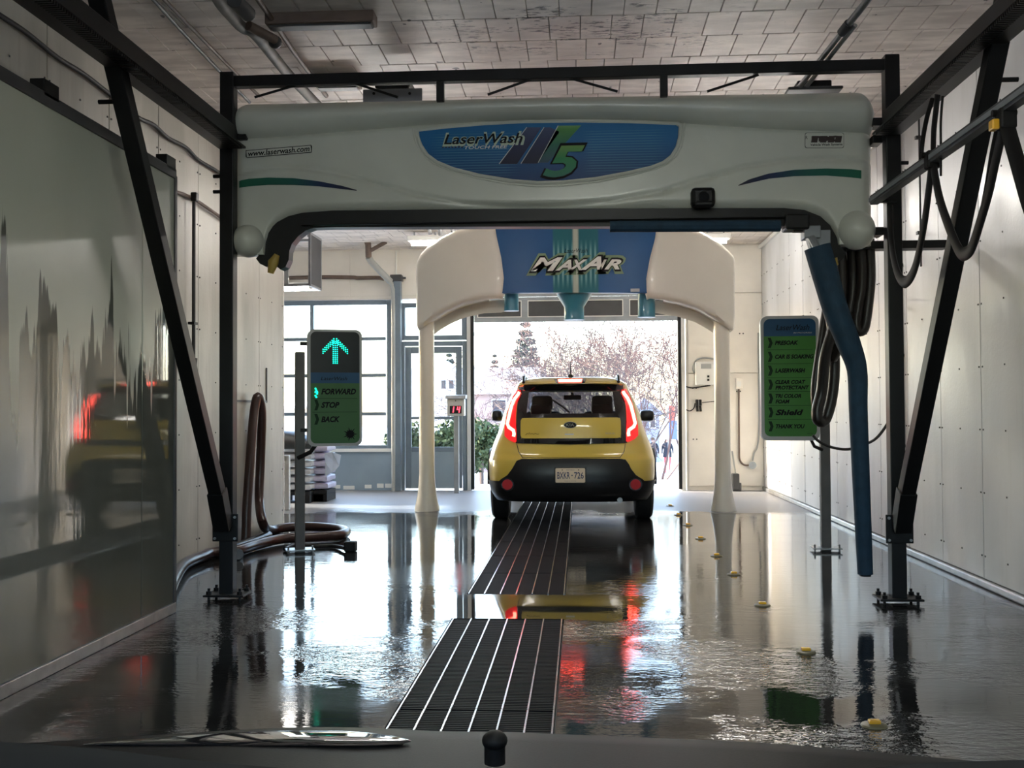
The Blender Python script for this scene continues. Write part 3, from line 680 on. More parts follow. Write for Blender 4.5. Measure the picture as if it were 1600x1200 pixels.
text('Vehicle Wash Systems', 'ink', lb, gx(1266), gx(1316), gz(229, 1290), gz(224.3, 1290), BY - 0.0045, off=0.012)
text('R', 'dark_grey', lb, gx(1258.8), gx(1262), gz(217, 1290), gz(212, 1290), BY - 0.0045)
def stripe(top, bot, m):
    mb = MB(); ct = [(a, interp(top, a)) for a in range(int(top[0][0]), int(top[-1][0]) + 1, 4)]
    mb.grid([[G(u, interp(top, u), 0.003) for u, _ in ct], [G(u, (interp(top, u) + interp(bot, u)) / 2, 0.003) for u, _ in ct], [G(u, interp(bot, u), 0.003) for u, _ in ct]])
    mb.build('colour_stripe', m, br)
stripe([(374, 283), (390, 280), (420, 278), (460, 279), (500, 284), (535, 291), (560, 298)], [(374, 294), (390, 292), (420, 289.5), (460, 289.5), (500, 292), (535, 296), (560, 299)], 'stripe_left')
stripe([(1153, 290), (1170, 281), (1200, 272), (1240, 266), (1290, 264), (1330, 265), (1346, 267)], [(1153, 291), (1170, 287), (1200, 280), (1240, 276), (1290, 275), (1330, 278), (1346, 280)], 'stripe_right')
# black under-frame, hooked ends
UF = [(400, 404), (407, 396), (411, 384), (414, 372), (421, 359), (433, 347), (450, 338), (472, 332.5), (520, 329), (800, 326), (1225, 325), (1257, 328), (1282, 338), (1297, 352), (1306, 368), (1314, 385), (1322, 396), (1318, 404), (1303, 407), (1290, 395), (1278, 378), (1266, 364), (1252, 356), (1225, 353), (800, 354), (520, 355), (490, 356), (478, 360), (466, 369), (456, 381), (452, 392), (451, 406), (446, 417), (438, 421), (432, 416), (434, 396), (428, 410), (416, 417), (406, 412)]
mb = MB(); mb.prism([P(u, v, BY + 0.02) for u, v in UF], (0, 0.10, 0)); mb.build('under_frame', 'black_steel', br)
MB().span(Vector((BRX0 + 0.3, BY + 0.06, zlow - 0.02)), Vector((BRX1 - 0.3, BY + 0.55, zlow))).build('belly_pan', 'black_steel', br)
MB().span(P(470, 352, BY - 0.03), P(1226, 340, BY + 0.02), bev=0.01).build('spray_manifold', 'black_steel', br)
mb = MB(); mb.tube([P(433, 398, BY), P(427, 410, BY), P(423, 427, BY)], [0.018, 0.035, 0.02], 10).build('nozzle_tip', 'ochre', br, smooth=True, label='ochre nozzle tip in the left hook')
MB().tube([P(1303, 404, BY - 0.02), P(1307, 415, BY - 0.02)], [0.022, 0.014], 10).build('nozzle_tip', 'ochre', br, smooth=True, label='ochre nozzle tip in the right hook')
mb = MB(); c = P(1098, 309, BY - 0.05); mb.box(c, (0.15, 0.10, 0.12), bev=0.025); mb.box(c + Vector((0, -0.03, -0.05)), (0.11, 0.1, 0.03), bev=0.01); mb.cyl(c + Vector((0, -0.05, 0.0)), c + Vector((0, -0.075, -0.01)), 0.032, 16); mb.build('sensor_box', 'black_steel', br)
MB().tube([P(953, 354, BY - 0.06), P(1219, 353, BY - 0.06)], 0.036, 10).build('blue_sleeve', 'foam_blue', br, label='dark blue foam sleeve under the frame')
# pivot bracket and hanging spray arm
mb = MB(); mb.span(P(1228, 358, BY - 0.05), P(1257, 340, BY + 0.1), bev=0.01); mb.span(P(1240, 362, BY), P(1252, 354, BY + 0.05)); mb.build('pivot_gear', 'black_steel', br)
mb = MB(); mb.span(P(1257, 372, BY - 0.02), P(1276, 357, BY + 0.1), bev=0.006); mb.bar(P(1264, 370, BY), P(1270, 390, BY - 0.05), 0.04, 0.03); mb.span(P(1276, 386, BY + 0.0), P(1296, 360, BY + 0.03), bev=0.004); mb.build('pivot_bracket', 'grey_steel', br)
arm = thing('spray_boom', 'bent spray arm sleeved in dark blue foam hanging from the bridge', 'spray arm', P(1352, 897, 6.6))
ctrl = [(1277, 386, 0.083), (1290, 430, 0.083), (1305, 482, 0.078), (1325, 534, 0.074), (1339, 578, 0.062), (1341, 640, 0.057), (1345, 740, 0.054), (1352, 897, 0.047)]
pts = curve_pts([P(u, v, 6.6) for u, v, r in ctrl], 5); rr = [ctrl[min(i // 5, 7)][2] + (ctrl[min(i // 5 + 1, 7)][2] - ctrl[min(i // 5, 7)][2]) * (i % 5) / 5 for i in range(len(pts))]
MB().tube(pts, rr, 12).build('foam_sleeve', 'foam_blue', arm, smooth=True)
MB().tube([pts[-1], pts[-1] + Vector((0.0, 0, -0.012))], 0.035, 12).build('end_plug', 'black_steel', arm)
MB().tube([P(1268, 372, 6.66), pts[1]], 0.025, 10).build('arm_tube', 'grey_steel', arm)
# gear motor on top of the bridge
mo = thing('drive_motor', 'dark drive motor on a grey plate above the bridge, under the top beam', 'motor', P(613, 152, 7.1))
MB().span(P(567, 172, 7.1), P(660, 139, 7.12), bev=0.004).build('mount_plate', 'grey_steel', mo)
MB().span(P(585, 139, 7.12), Vector((P(640, 115, 7.12).x, 7.5, P(640, 119, 7.12).z)), bev=0.02).build('motor_body', 'black_steel', mo)
mb = MB()
for u in (584, 640): mb.cyl(P(u, 146, 7.09), P(u, 146, 7.1), 0.01, 8)
mb.build('bolt_heads', 'black_steel', mo, kind='stuff')
mo = thing('junction_box', 'dark junction box on the right end of the bridge top where the conduit lands', 'junction box', P(1278, 137, 7.0))
MB().span(P(1246, 137, 6.95), Vector((P(1300, 120, 6.95).x, 7.15, P(1300, 124, 6.95).z)), bev=0.01).build('box_body', 'black_steel', mo)
MB().span(P(1232, 140, 6.9), Vector((P(1318, 131, 6.9).x, 7.2, P(1318, 133, 6.9).z)), bev=0.008).build('box_base', 'dark_grey', mo)
a, b = PZ(1362, -8, 3.58), P(1247, 138, 6.93)
cd = thing('steel_conduit', 'pair of shiny steel conduits running from the ceiling down to the bridge', 'conduit', a)
d = (b - a)
MB().tube([a, a + d * 0.35], 0.022, 10).build('conduit_pipe', 'galv', cd, smooth=True)
MB().tube([a + d * 0.3, b], 0.017, 10).build('conduit_pipe', 'galv', cd, smooth=True)
MB().tube([a + d * 0.3 + Vector((0.045, 0, 0)), b + Vector((0.045, 0, 0))], 0.014, 10).build('conduit_pipe', 'galv', cd, smooth=True)
MB().tube([a + d * 0.28, a + d * 0.38], 0.03, 10).build('coupling', 'dark_grey', cd, smooth=True)
# ------------------------------------------------------------------ hoses hung behind the right end of the bridge
def hose(name, label, cat, ctrl, r, m, group=None, n=10, k=6, flat=None, xmin=None):
    pts_ = curve_pts(ctrl, k)
    if xmin is not None:
        for q_ in pts_: q_.x = max(q_.x, xmin)
    o = MB().tube(pts_, r, n, flat=flat).build(name, m, smooth=True); return tag(o, label, cat, group)
HY = 7.55
hose('pressure_hose', 'black pressure hose in a long drop beside the blue arm, leftmost behind it', 'hose', [P(1311, 374, HY), P(1312, 388, HY), P(1316, 430, HY), P(1314, 470, HY), P(1300, 520, HY), P(1289, 560, HY + .05), P(1284, 610, HY + .1), P(1277, 640, HY + .1), P(1279, 657, HY + .1), P(1290, 655, HY + .15), P(1300, 620, HY + .15), P(1304, 570, HY + .15), P(1300, 510, HY + .2), P(1290, 470, HY + .2), P(1288, 430, HY + .2), P(1300, 390, HY + .2)], 0.040, 'hose_black')
hose('pressure_hose', 'inner coil of black hose looping tight beside the right menu sign', 'hose', [P(1310, 384, HY), P(1302, 420, HY + .2), P(1296, 455, HY + .3), P(1288, 500, HY + .3), P(1279, 560, HY + .3), P(1273, 610, HY + .3), P(1277, 645, HY + .3), P(1287, 650, HY + .35), P(1296, 610, HY + .35), P(1299, 560, HY + .35), P(1302, 500, HY + .35)], 0.030, 'hose_black')
hose('pressure_hose', 'dark brown hose hanging in a deep loop right behind the bulb of the bridge', 'hose', [P(1331, 385, HY), P(1333, 430, HY), P(1331, 470, HY), P(1322, 510, HY), P(1308, 545, HY + .05), P(1300, 560, HY + .1)], 0.040, 'hose_black')
hose('pressure_hose', 'dark brown hose with a tight U-turn hanging below the bulb of the bridge', 'hose', [P(1345, 374, HY - .04), P(1347, 440, HY - .04), P(1341, 480, HY - .04), P(1338, 506, HY - .04), P(1343, 518, HY - .04), P(1351, 510, HY - .04), P(1357, 470, HY - .04), P(1360, 430, HY - .04), P(1358, 374, HY - .04)], 0.036, 'hose_black')
hose('air_line', 'thin black air line sagging between the sign post and the gantry leg', 'cable', [P(1270, 680, 8.2), P(1280, 690, 8.2), P(1300, 699, 8.2), P(1325, 702, 8.2), P(1350, 695, 8.2), P(1372, 682, 8.2), P(1392, 652, 8.2), P(1402, 622, 8.2), P(1406, 590, 8.2), P(1403, 540, 8.2), P(1406, 480, 8.4), P(1407, 470, 8.86)], 0.011, 'hose_black')
# festoon track and flat cable loops
TX = 1.8
a, b = PX(1640, 118, TX), PX(1364, 322, TX); b.y = min(b.y, 6.55)
ft = thing('festoon_track', 'dark steel festoon track sloping past the right gantry brace', 'cable track', (TX, b.y, a.z))
MB().bar(Vector((TX, a.y - 2.5, a.z)), Vector((TX, b.y, a.z)), 0.05, 0.055, bev=0.004).build('track_channel', 'dark_grey', ft)
MB().bar(Vector((TX - 0.028, a.y - 2.5, a.z + 0.0)), Vector((TX - 0.028, b.y, a.z)), 0.006, 0.025).build('track_lip', 'grey_steel', ft)
MB().span((TX - 0.02, b.y - 0.05, a.z - 0.02), (RX - 0.02, b.y - 0.01, a.z + 0.02)).build('track_bracket', 'black_steel', ft)
def fest(label, ctrl, pl=TX, r=0.034, fl=0.4): return hose('festoon_cable', label, 'cable', [PX(u, v, pl) for u, v in ctrl], r, 'rubber', 'festoon cables on the right', flat=fl)
fest('black festoon cable looping down to a low bend by the right gantry leg', [(1456, 252), (1452, 290), (1444, 350), (1432, 410), (1421, 436), (1411, 440), (1402, 425), (1395, 395), (1392, 360), (1391, 322)])
fest('black festoon cable looping low in front of the right brace', [(1459, 262), (1468, 310), (1483, 355), (1499, 392), (1509, 396), (1519, 385), (1532, 345), (1545, 300), (1556, 250), (1568, 198)])
fest('black festoon cable leaving the yellow clip towards the right edge', [(1573, 195), (1583, 230), (1596, 275), (1612, 330), (1630, 370), (1645, 375), (1660, 340), (1672, 260), (1680, 120)])
fest('black feed cable dropping from the rail to the festoon track', [(1465, 148), (1462, 175), (1459, 205), (1458, 240)], r=0.028)
fest('thin black feed wire curving from the rail to the festoon track', [(1457, 155), (1448, 185), (1441, 225), (1439, 262)], r=0.012, fl=1)
fest('thin bare wire hanging beside the feed cable', [(1473, 150), (1470, 190), (1470, 230), (1470, 275)], r=0.006, fl=1)
fest('thin black wire running beside the middle festoon loop', [(1556, 205), (1549, 240), (1541, 290), (1533, 330), (1521, 375), (1505, 399)], r=0.008, fl=1)
for u, v, l, yel in ((1457, 250, 'black cable trolley on the festoon track near the gantry leg', False), (1572, 186, 'black cable trolley with a yellow clip on the festoon track', True)):
    c = PX(u, v, TX); tr = thing('cable_trolley', l, 'cable trolley', c - Vector((0, 0, 0.06)), 'trolleys on the festoon track')
    MB().box(c, (0.07, 0.07, 0.09), bev=0.01).build('trolley_body', 'rubber', tr)
    MB().cyl(c + Vector((-0.05, 0.02, 0.03)), c + Vector((0.05, 0.02, 0.03)), 0.015, 10).build('wheel_axle', 'rubber', tr)
    if yel: MB().box(c + Vector((-0.05, -0.0, -0.025)), (0.03, 0.05, 0.045), bev=0.006).build('yellow_clip', 'yellow_refl', tr, label='yellow clip')
MB()
o = tag(MB().bar((1.76, 7.5, P(1400, 384, 7.5).z), (2.55, 7.5, P(1400, 384, 7.5).z), 0.13, 0.055, bev=0.004).build('hose_boom', 'black_steel'), 'short black boom reaching from the bridge past the right gantry leg', 'boom')
# wall conduits on the right wall
def wallpipe(name, label, cat, X, y, z0, z1, r, m):
    o = thing(name, label, cat, (X, y, z0)); MB().cyl((X, y, z0), (X, y, z1), r, 10).build('pipe_run', m, o, smooth=True)
    mb = MB(); z = z0 + 0.25
    while z < z1: mb.span((X - 0.03, y - r - 0.012, z), (XR - 0.02, y + r + 0.012, z + 0.025)); z += 0.75
    mb.build('pipe_clip', 'dark_grey', o, kind='stuff')
yy = PX(1407, 400, XR - 0.03).y
wallpipe('wall_conduit', 'brown upright conduit on the right wall behind the gantry leg', 'conduit', XR - 0.045, yy, 0.62, ZC - 0.1, 0.022, 'brown_pipe')
yy = PX(1440, 400, XR - 0.03).y
wallpipe('wall_conduit', 'thin upright wire on the right wall between the leg and the brace', 'conduit', XR - 0.035, yy, 2.3, ZC - 0.1, 0.008, 'dark_grey')
# ------------------------------------------------------------------ lit signs
mat('sign_green', (0.045, 0.19, 0.03), 0.4, spec=0.3); mat('sign_green_dim', (0.045, 0.13, 0.045), 0.4, spec=0.3); mat('sign_blue', (0.012, 0.07, 0.16), 0.4, spec=0.3); mat('sign_black', (0.008, 0.011, 0.013), 0.3, spec=0.3)
mat('sign_shell', (0.42, 0.43, 0.43), 0.4); mat('sign_dark_green', (0.005, 0.028, 0.008), 0.5, spec=0.2)
mat('led_green', (0.0, 0.3, 0.2), 0.3, emit=(0.0, 1.0, 0.62), estr=1.3)
def sign(name, label, loc, rz, w, h, z0, post_x, post_h, back=0.10):
    s = thing(name, label, 'sign', loc, rz=rz)
    mb = MB(); mb.prism([(x, 0, z) for x, z in rrect(-w / 2, w / 2, z0, z0 + h, 0.055, 5)], (0, back, 0)); mb.build('sign_case', 'sign_shell', s, local=True)
    mb = MB(); mb.span((post_x - 0.04, back + 0.02, 0), (post_x + 0.04, back + 0.10, post_h), bev=0.006); po = mb.build('post', 'post_grey', s, local=True)
    mb = MB(); mb.span((post_x - 0.12, back - 0.03, 0.02), (post_x + 0.12, back + 0.15, 0.03)); 
    for dx in (-0.1, 0.1): mb.cyl((post_x + dx, back + 0.0, 0), (post_x + dx, back + 0.0, 0.06), 0.008, 8)
    mb.build('base_plate', 'galv', po, local=True)
    for z in (z0 + 0.12, z0 + h - 0.13): MB().span((min(post_x, -w / 2 + 0.03) if post_x < 0 else w / 2 - 0.05, back, z), (max(post_x, w / 2 - 0.03) if post_x > 0 else -w / 2 + 0.05, back + 0.05, z + 0.03)).build('bracket', 'black_steel', s, local=True)
    return s
def face(s, name, m, x0, x1, z0, z1, r=(0, 0, 0, 0), y=-0.004):
    """r: corner radii tr, tl, bl, br"""
    out = []
    for (cx, cz, sx, sz, a), q in zip(((x1, z1, -1, -1, 0), (x0, z1, 1, -1, 90), (x0, z0, 1, 1, 180), (x1, z0, -1, 1, 270)), r):
        if q == 0: out.append((cx, y, cz)); continue
        for k in range(6):
            t = math.radians(a + 18 * k); out.append((cx + sx * q + q * math.cos(t), y, cz + sz * q + q * math.sin(t)))
    return MB().prism(out, (0, 0.006, 0)).build(name, m, s, local=True)
# left: direction sign with green arrow
c = P(521, 640, 8.82); s = sign('direction_sign', 'direction sign with lit green arrow above FORWARD, STOP, BACK on a grey post', (c.x + 0.02, 8.8, 0), math.radians(20), 0.455, 0.985, 0.90, -0.28, 1.70)
w = 0.205
face(s, 'arrow_window', 'sign_black', -w, w, 1.52, 1.865, (0.045, 0.045, 0, 0)); face(s, 'logo_band', 'sign_blue', -w, w, 1.43, 1.52)
gp = face(s, 'green_panel', 'sign_green_dim', -w, w, 0.925, 1.43, (0, 0, 0.045, 0.045))
mb = MB()
dots = [(0.0 + dx, 1.60 + k * 0.0165) for k in range(12) for dx in (-0.0165, 0, 0.0165)]
for k in range(7):
    for q in range(3):
        for sg in (-1, 1): dots.append((sg * (0.012 + k * 0.0150), 1.80 - k * 0.0150 - q * 0.0165 + 0.006))
for x, z in dots: mb.cyl((x, -0.010, z), (x, -0.004, z), 0.0052, 6)
mb.build('led_arrow', 'led_green', s, local=True, kind='stuff')
mb = MB()
for x, z in ((-0.165, 1.385), (-0.158, 1.37), (-0.165, 1.355), (-0.152, 1.342), (-0.165, 1.325), (-0.158, 1.313), (-0.150, 1.355)): mb.cyl((x, -0.010, z), (x, -0.004, z), 0.0075, 6)
mb.build('led_marker', 'led_green', s, local=True, kind='stuff')
text('LaserWash', 'ink', s, -0.12, 0.10, 1.455, 1.485, -0.005, shear=0.25, local=True)
for wd, zz, x1 in (('FORWARD', 1.335, 0.175), ('STOP', 1.222, 0.035), ('BACK', 1.102, 0.038)):
    text(wd, 'ink', s, -0.118, x1, zz, zz + 0.050, -0.005, shear=0.25, off=0.042, local=True)
for zz in (1.222, 1.102):
    MB().prism([(-0.175, -0.005, zz + 0.07), (-0.15, -0.005, zz + 0.07), (-0.135, -0.005, zz + 0.025), (-0.15, -0.005, zz - 0.02), (-0.175, -0.005, zz - 0.02), (-0.160, -0.005, zz + 0.025)], (0, 0.002, 0)).build('chevron', 'sign_dark_green', s, local=True)
for zz in (1.30, 1.185): MB().span((-0.19, -0.006, zz), (0.185, -0.004, zz + 0.003)).build('divider', 'sign_dark_green', s, local=True)
sp = []
for k in range(28):
    a = 2 * PI * k / 28; r = (0.062 if k % 4 == 0 else 0.045) if k % 2 == 0 else 0.030
    sp.append((0.125 + r * math.cos(a), -0.005, 1.0 + r * math.sin(a)))
MB().prism(sp, (0, 0.002, 0)).build('splash_mark', 'ink', s, local=True)
MB().tube([(-0.16, 0.05, 0.91), (-0.20, 0.07, 0.85), (-0.30, 0.12, 0.80)], 0.018, 8).build('cable_gland', 'rubber', s, local=True)
# right: menu sign
c = P(1234, 640, 8.95); s = sign('menu_sign', 'green wash menu sign with blue header on a grey post, right side', (c.x, 8.92, 0), math.radians(-3), 0.475, 1.04, 0.93, 0.30, 1.85)
w = 0.212; z0, z1 = 0.965, 1.945
face(s, 'logo_band', 'sign_blue', -w, w, 1.80, z1, (0.05, 0.05, 0, 0)); face(s, 'green_panel', 'sign_green', -w, w, z0, 1.80, (0, 0, 0.05, 0.05))
text('LaserWash', 'ink', s, -0.11, 0.16, 1.85, 1.895, -0.005, shear=0.25, local=True); text('IN PROGRESS', 'pale_grey', s, 0.03, 0.18, 1.822, 1.832, -0.005, shear=0.2, local=True)
rows = [['PRESOAK'], ['CAR IS SOAKING'], ['LASERWASH'], ['CLEAR COAT', 'PROTECTANT'], ['TRI COLOR', 'FOAM'], ['Shield'], ['THANK YOU']]
wid = {'PRESOAK': 0.19, 'CAR IS SOAKING': 0.315, 'LASERWASH': 0.245, 'CLEAR COAT': 0.245, 'PROTECTANT': 0.275, 'TRI COLOR': 0.21, 'FOAM': 0.115, 'Shield': 0.225, 'THANK YOU': 0.235}
for k, rw in enumerate(rows):
    zc = 1.745 - k * 0.116
    if k: MB().span((-0.185, -0.006, zc + 0.056), (0.185, -0.004, zc + 0.059)).build('divider', 'sign_dark_green', s, local=True)
    MB().prism([(-0.18, -0.005, zc + 0.042), (-0.155, -0.005, zc + 0.042), (-0.14, -0.005, zc), (-0.155, -0.005, zc - 0.042), (-0.18, -0.005, zc - 0.042), (-0.165, -0.005, zc)], (0, 0.002, 0)).build('chevron', 'sign_dark_green', s, local=True)
    hh = 0.048 if rw[0] == 'Shield' else (0.036 if len(rw) == 1 else 0.033)
    for j, wd in enumerate(rw):
        zb = zc - hh / 2 if len(rw) == 1 else zc + 0.004 - j * 0.046
        text(wd, 'ink', s, -0.122, -0.122 + wid[wd], zb, zb + hh, -0.005, shear=0.25, off=0.04, local=True)
text('05/20', 'sign_dark_green', s, 0.13, 0.18, 0.985, 0.992, -0.005, shear=0.2, local=True)
MB().tube([(0.17, 0.05, 0.94), (0.20, 0.06, 0.88), (0.27, 0.10, 0.85)], 0.014, 8).build('cable_gland', 'rubber', s, local=True)
# timer box on a post
c = PZ(713, 771); s = thing('countdown_timer', 'grey countdown timer box showing a red 14 on a thin post beside the exit door', 'timer', (c.x, c.y, 0))
MB().span((c.x - 0.035, c.y + 0.02, 0), (c.x + 0.035, c.y + 0.08, 1.12), bev=0.004).build('post', 'grey_steel', s)
zb_, zt_ = P(713, 650, c.y).z, P(713, 623, c.y).z
MB().span((c.x - 0.125, c.y - 0.04, zb_), (c.x + 0.125, c.y + 0.14, zt_), bev=0.012).build('timer_case', 'sign_shell', s)
mb = MB(); mb.prism([(c.x - 0.145, c.y - 0.09, zt_ + 0.0), (c.x - 0.145, c.y + 0.15, zt_), (c.x - 0.145, c.y + 0.15, zt_ + 0.06), (c.x - 0.145, c.y - 0.06, zt_ + 0.045)], (0.29, 0, 0)); mb.build('rain_hood', 'grey_steel', s)
MB().span((c.x - 0.085, c.y - 0.046, zb_ + 0.035), (c.x + 0.085, c.y - 0.03, zb_ + 0.145)).build('display', 'sign_black', s)
mat('led_red', (0.3, 0.0, 0.0), 0.3, emit=(1.0, 0.03, 0.05), estr=3.0)
def seg(mb, x, z, w, h, on):
    t = 0.014
    for k, (a, b, c_, d) in {'a': (0, h - t, w, h), 'g': (0, h / 2 - t / 2, w, h / 2 + t / 2), 'd': (0, 0, w, t), 'f': (0, h / 2, t, h), 'b': (w - t, h / 2, w, h), 'e': (0, 0, t, h / 2), 'c': (w - t, 0, w, h / 2)}.items():
        if k in on: mb.prism([(x + a + b * 0.15, c.y - 0.047, z + b), (x + c_ + b * 0.15, c.y - 0.047, z + b), (x + c_ + d * 0.15, c.y - 0.047, z + d), (x + a + d * 0.15, c.y - 0.047, z + d)], (0, -0.003, 0))
mb = MB(); seg(mb, c.x - 0.075, zb_ + 0.05, 0.045, 0.085, 'bc'); seg(mb, c.x + 0.012, zb_ + 0.05, 0.045, 0.085, 'fgbc'); mb.build('red_digits', 'led_red', s, kind='stuff')
MB().cyl((c.x, c.y - 0.046, zt_ - 0.03), (c.x, c.y - 0.04, zt_ - 0.03), 0.01, 8).build('key_lock', 'dark_grey', s)
# ------------------------------------------------------------------ dryer arch
AY = 12.35
mat('arch_cream', (0.66, 0.63, 0.56), 0.35, var=0.10, scale=1.2, coat=0.2); mat('teal_nozzle', (0.03, 0.17, 0.24), 0.35, coat=0.2)
arch = thing('dryer_arch', 'cream dryer arch with blue middle panel and flared legs behind the car', 'dryer arch', ((P(667, 798, 12.5).x + P(1130, 798, 12.5).x) / 2, 12.5, 0))
for u in (667, 1130):
    b = PZ(u, 798); b.y = 12.55; zt_ = P(u, 478, 12.5).z
    MB().lathe((b.x, b.y, 0), [(0.15, 0.0), (0.15, 0.03), (0.135, 0.09), (0.115, 0.2), (0.10, 0.32), (0.093, 0.45), (0.092, 1.2), (0.094, zt_ + 0.15)], 24).build('leg', 'arch_cream', arch, smooth=True)
TOP = [(645, 425), (648, 408), (655, 395), (668, 384), (690, 373), (715, 365), (745, 359), (775, 356.5), (810, 358), (900, 359), (990, 360), (1025, 360), (1060, 361), (1095, 366), (1120, 376), (1140, 390), (1150, 398), (1153, 412)]
BOT = [(645, 500), (648, 510), (652, 514), (660, 510), (680, 496), (700, 486), (725, 477), (755, 471.5), (788, 471), (800, 463.5), (1003, 463.5), (1010, 470), (1030, 472.5), (1060, 476), (1090, 484), (1115, 496), (1135, 510), (1147, 516), (1152, 512), (1153, 500)]
XC = P(899, 420, AY).x
def bow(u):
    t = (u - 899) / 254; return AY - 0.50 + 0.62 * abs(t) ** 2.6
us = [645 + 254 * 2 * (0.5 - 0.5 * math.cos(PI * i / 110)) for i in range(111)]
def AP(u, v, inset=0.0):
    p = P(u, v, AY); y = bow(u) + inset; return Vector((p.x, y, p.z))
rows = []
for j in range(25):
    t = j / 24; r = []
    for u in us:
        v0, v1 = interp(TOP, u), interp(BOT, u); v = v0 + (v1 - v0) * t
        e = min(t, 1 - t); rnd = 0.05 * (1 - e / 0.06) ** 2 if e < 0.06 else 0; eu = min(u - 645, 1153 - u); rnd += 0.10 * (1 - eu / 9) ** 2 if eu < 9 else 0
        r.append(AP(u, v, rnd))
    rows.append(r)
# end housings (cream) and centre panel (blue, set back a little)
def lipL(v): return interp([(356, 778), (380, 782), (410, 789), (440, 793), (460, 791), (473, 787)], v)
def lipR(v): return interp([(356, 1021), (380, 1018), (410, 1010), (440, 1004.5), (460, 1005), (473, 1009)], v)
def housing(side):
    rows = []
    for j in range(23):
        t = j / 22; r = []
        for i in range(46):
            sg = i / 45
            # pixel edge of the housing at this height: outer end to the lip over the blue panel
            vm = 358 + (471 - 358) * t; uo, ui = (645, lipL(vm)) if side < 0 else (1153, lipR(vm))
            q = 1 - math.cos(sg * PI / 2); u = uo + (ui - uo) * q
            v0, v1 = interp(TOP, u), interp(BOT, u)
            if (side < 0 and u > 784) or (side > 0 and u < 1012): v1 = 472; 
            v = v0 + (v1 - v0) * t; e = min(t, 1 - t); rnd = 0.045 * (1 - e / 0.05) ** 2 if e < 0.05 else 0
            if q < 0.04: rnd += 0.14 * (1 - q / 0.04) ** 2
            if q > 0.94: rnd += 0.05 * ((q - 0.94) / 0.06) ** 2
            r.append(AP(u, v, rnd))
        rows.append(r)
    mb = MB(); mb.grid(rows); bnd = [e for e in mb.b.edges if len(e.link_faces) == 1]
    rr_ = bmesh.ops.extrude_edge_only(mb.b, edges=bnd)
    for v in rr_['geom']:
        if isinstance(v, bmesh.types.BMVert): v.co.y += 0.09 if abs(v.co.x - XC) < 1.02 else (0.42 + 0.12 * min(1, abs(v.co.x - XC) / 1.9))
    mb.build('end_housing', 'arch_cream', arch, smooth=True, angle=55)
housing(-1); housing(1)
# inner back wall of the housings and lower lip seen from below
for a, b in ((655, 790), (1005, 1146)):
    mb = MB(); ul = [a + (b - a) * i / 20 for i in range(21)]
    mb.grid([[AP(u, interp(BOT, u) + d, dp) for u in ul] for d, dp in ((-3, 0.46), (16, 0.47), (17, 0.44), (-2, 0.40))]); mb.build('back_lip', 'arch_cream', arch, smooth=True)
m = mat('dryer_blue', (0.012, 0.075, 0.21), 0.42, spec=0.25); t = NT(m); p = t.pos(); x, y, z = t.xyz(p)
xc = P(899.5, 420, AY - 0.5).x; xr = t.math('SUBTRACT', x, xc); ax = t.math('ABSOLUTE', xr); hw = 0.255
inband = t.smooth(ax, hw + 0.01, hw - 0.01); ribs = t.smooth(t.math('SINE', t.math('MULTIPLY', xr, 2 * PI / 0.052)), -0.1, 0.5)
zm = P(899, 412, AY - 0.5).z; dz = t.math('ABSOLUTE', t.math('SUBTRACT', z, zm)); ribz = t.smooth(dz, 0.30, 0.10)
c = t.mix(t.math('MULTIPLY', inband, 0.9), (0.012, 0.075, 0.21), (0.012, 0.115, 0.13)); c = t.mix(t.math('MULTIPLY', t.math('MULTIPLY', inband, ribs), t.math('MULTIPLY', ribz, 0.65)), c, (0.22, 0.42, 0.42))
core = t.smooth(ax, 0.045, 0.015); c = t.mix(t.math('MULTIPLY', core, 0.75), c, (0.50, 0.50, 0.40))
t.link(c, t.b.inputs['Base Color'])
mb = MB(); ul = [772 + 2 * i for i in range(129)]
mb.grid([[AP(u, v, 0.035) for u in ul] for v in (361, 380, 412, 440, 464)]); bnd = [e for e in mb.b.edges if len(e.link_faces) == 1]
rr_ = bmesh.ops.extrude_edge_only(mb.b, edges=bnd)
for v in rr_['geom']:
    if isinstance(v, bmesh.types.BMVert): v.co.y += 0.08
pn = mb.build('centre_panel', 'dryer_blue', arch, label='blue centre panel with striped band')
yt = AY - 0.5 + 0.035
def ax_(u, v=412): return P(u, v, yt).x
def az_(v, u=899): return P(u, v, yt).z
mat('olive_edge', (0.13, 0.20, 0.11), 0.4); mat('teal_edge', (0.015, 0.10, 0.14), 0.4)
def word(m, off, y, grow, ex=0.002):
    for wd, u0, u1, v0, v1 in (('M', 829, 879, 423, 402), ('A', 868, 893, 422.5, 406), ('X', 888, 917, 422.5, 406), ('A', 907, 940, 422, 401.5), ('I', 936, 948, 422, 406.5), ('R', 944, 971, 422, 406.5)):
        text(wd, m, pn, ax_(u0), ax_(u1), az_(v0), az_(v1), y, shear=0.42, off=off, grow=grow, ext=ex)
word('olive_edge', 0.075, yt - 0.003, 0.050, 0.002); word('ink', 0.05, yt - 0.008, 0.022, 0.002); word('print_white', 0.035, yt - 0.013, 0.0, 0.002)
text('LaserWash', 'ink', pn, ax_(882), ax_(918), az_(395), az_(388.5), yt - 0.002, shear=0.25)
MB().span((ax_(985), yt - 0.004, az_(457)), (ax_(999), yt + 0.001, az_(452))).build('rating_plate', 'grey_steel', pn)
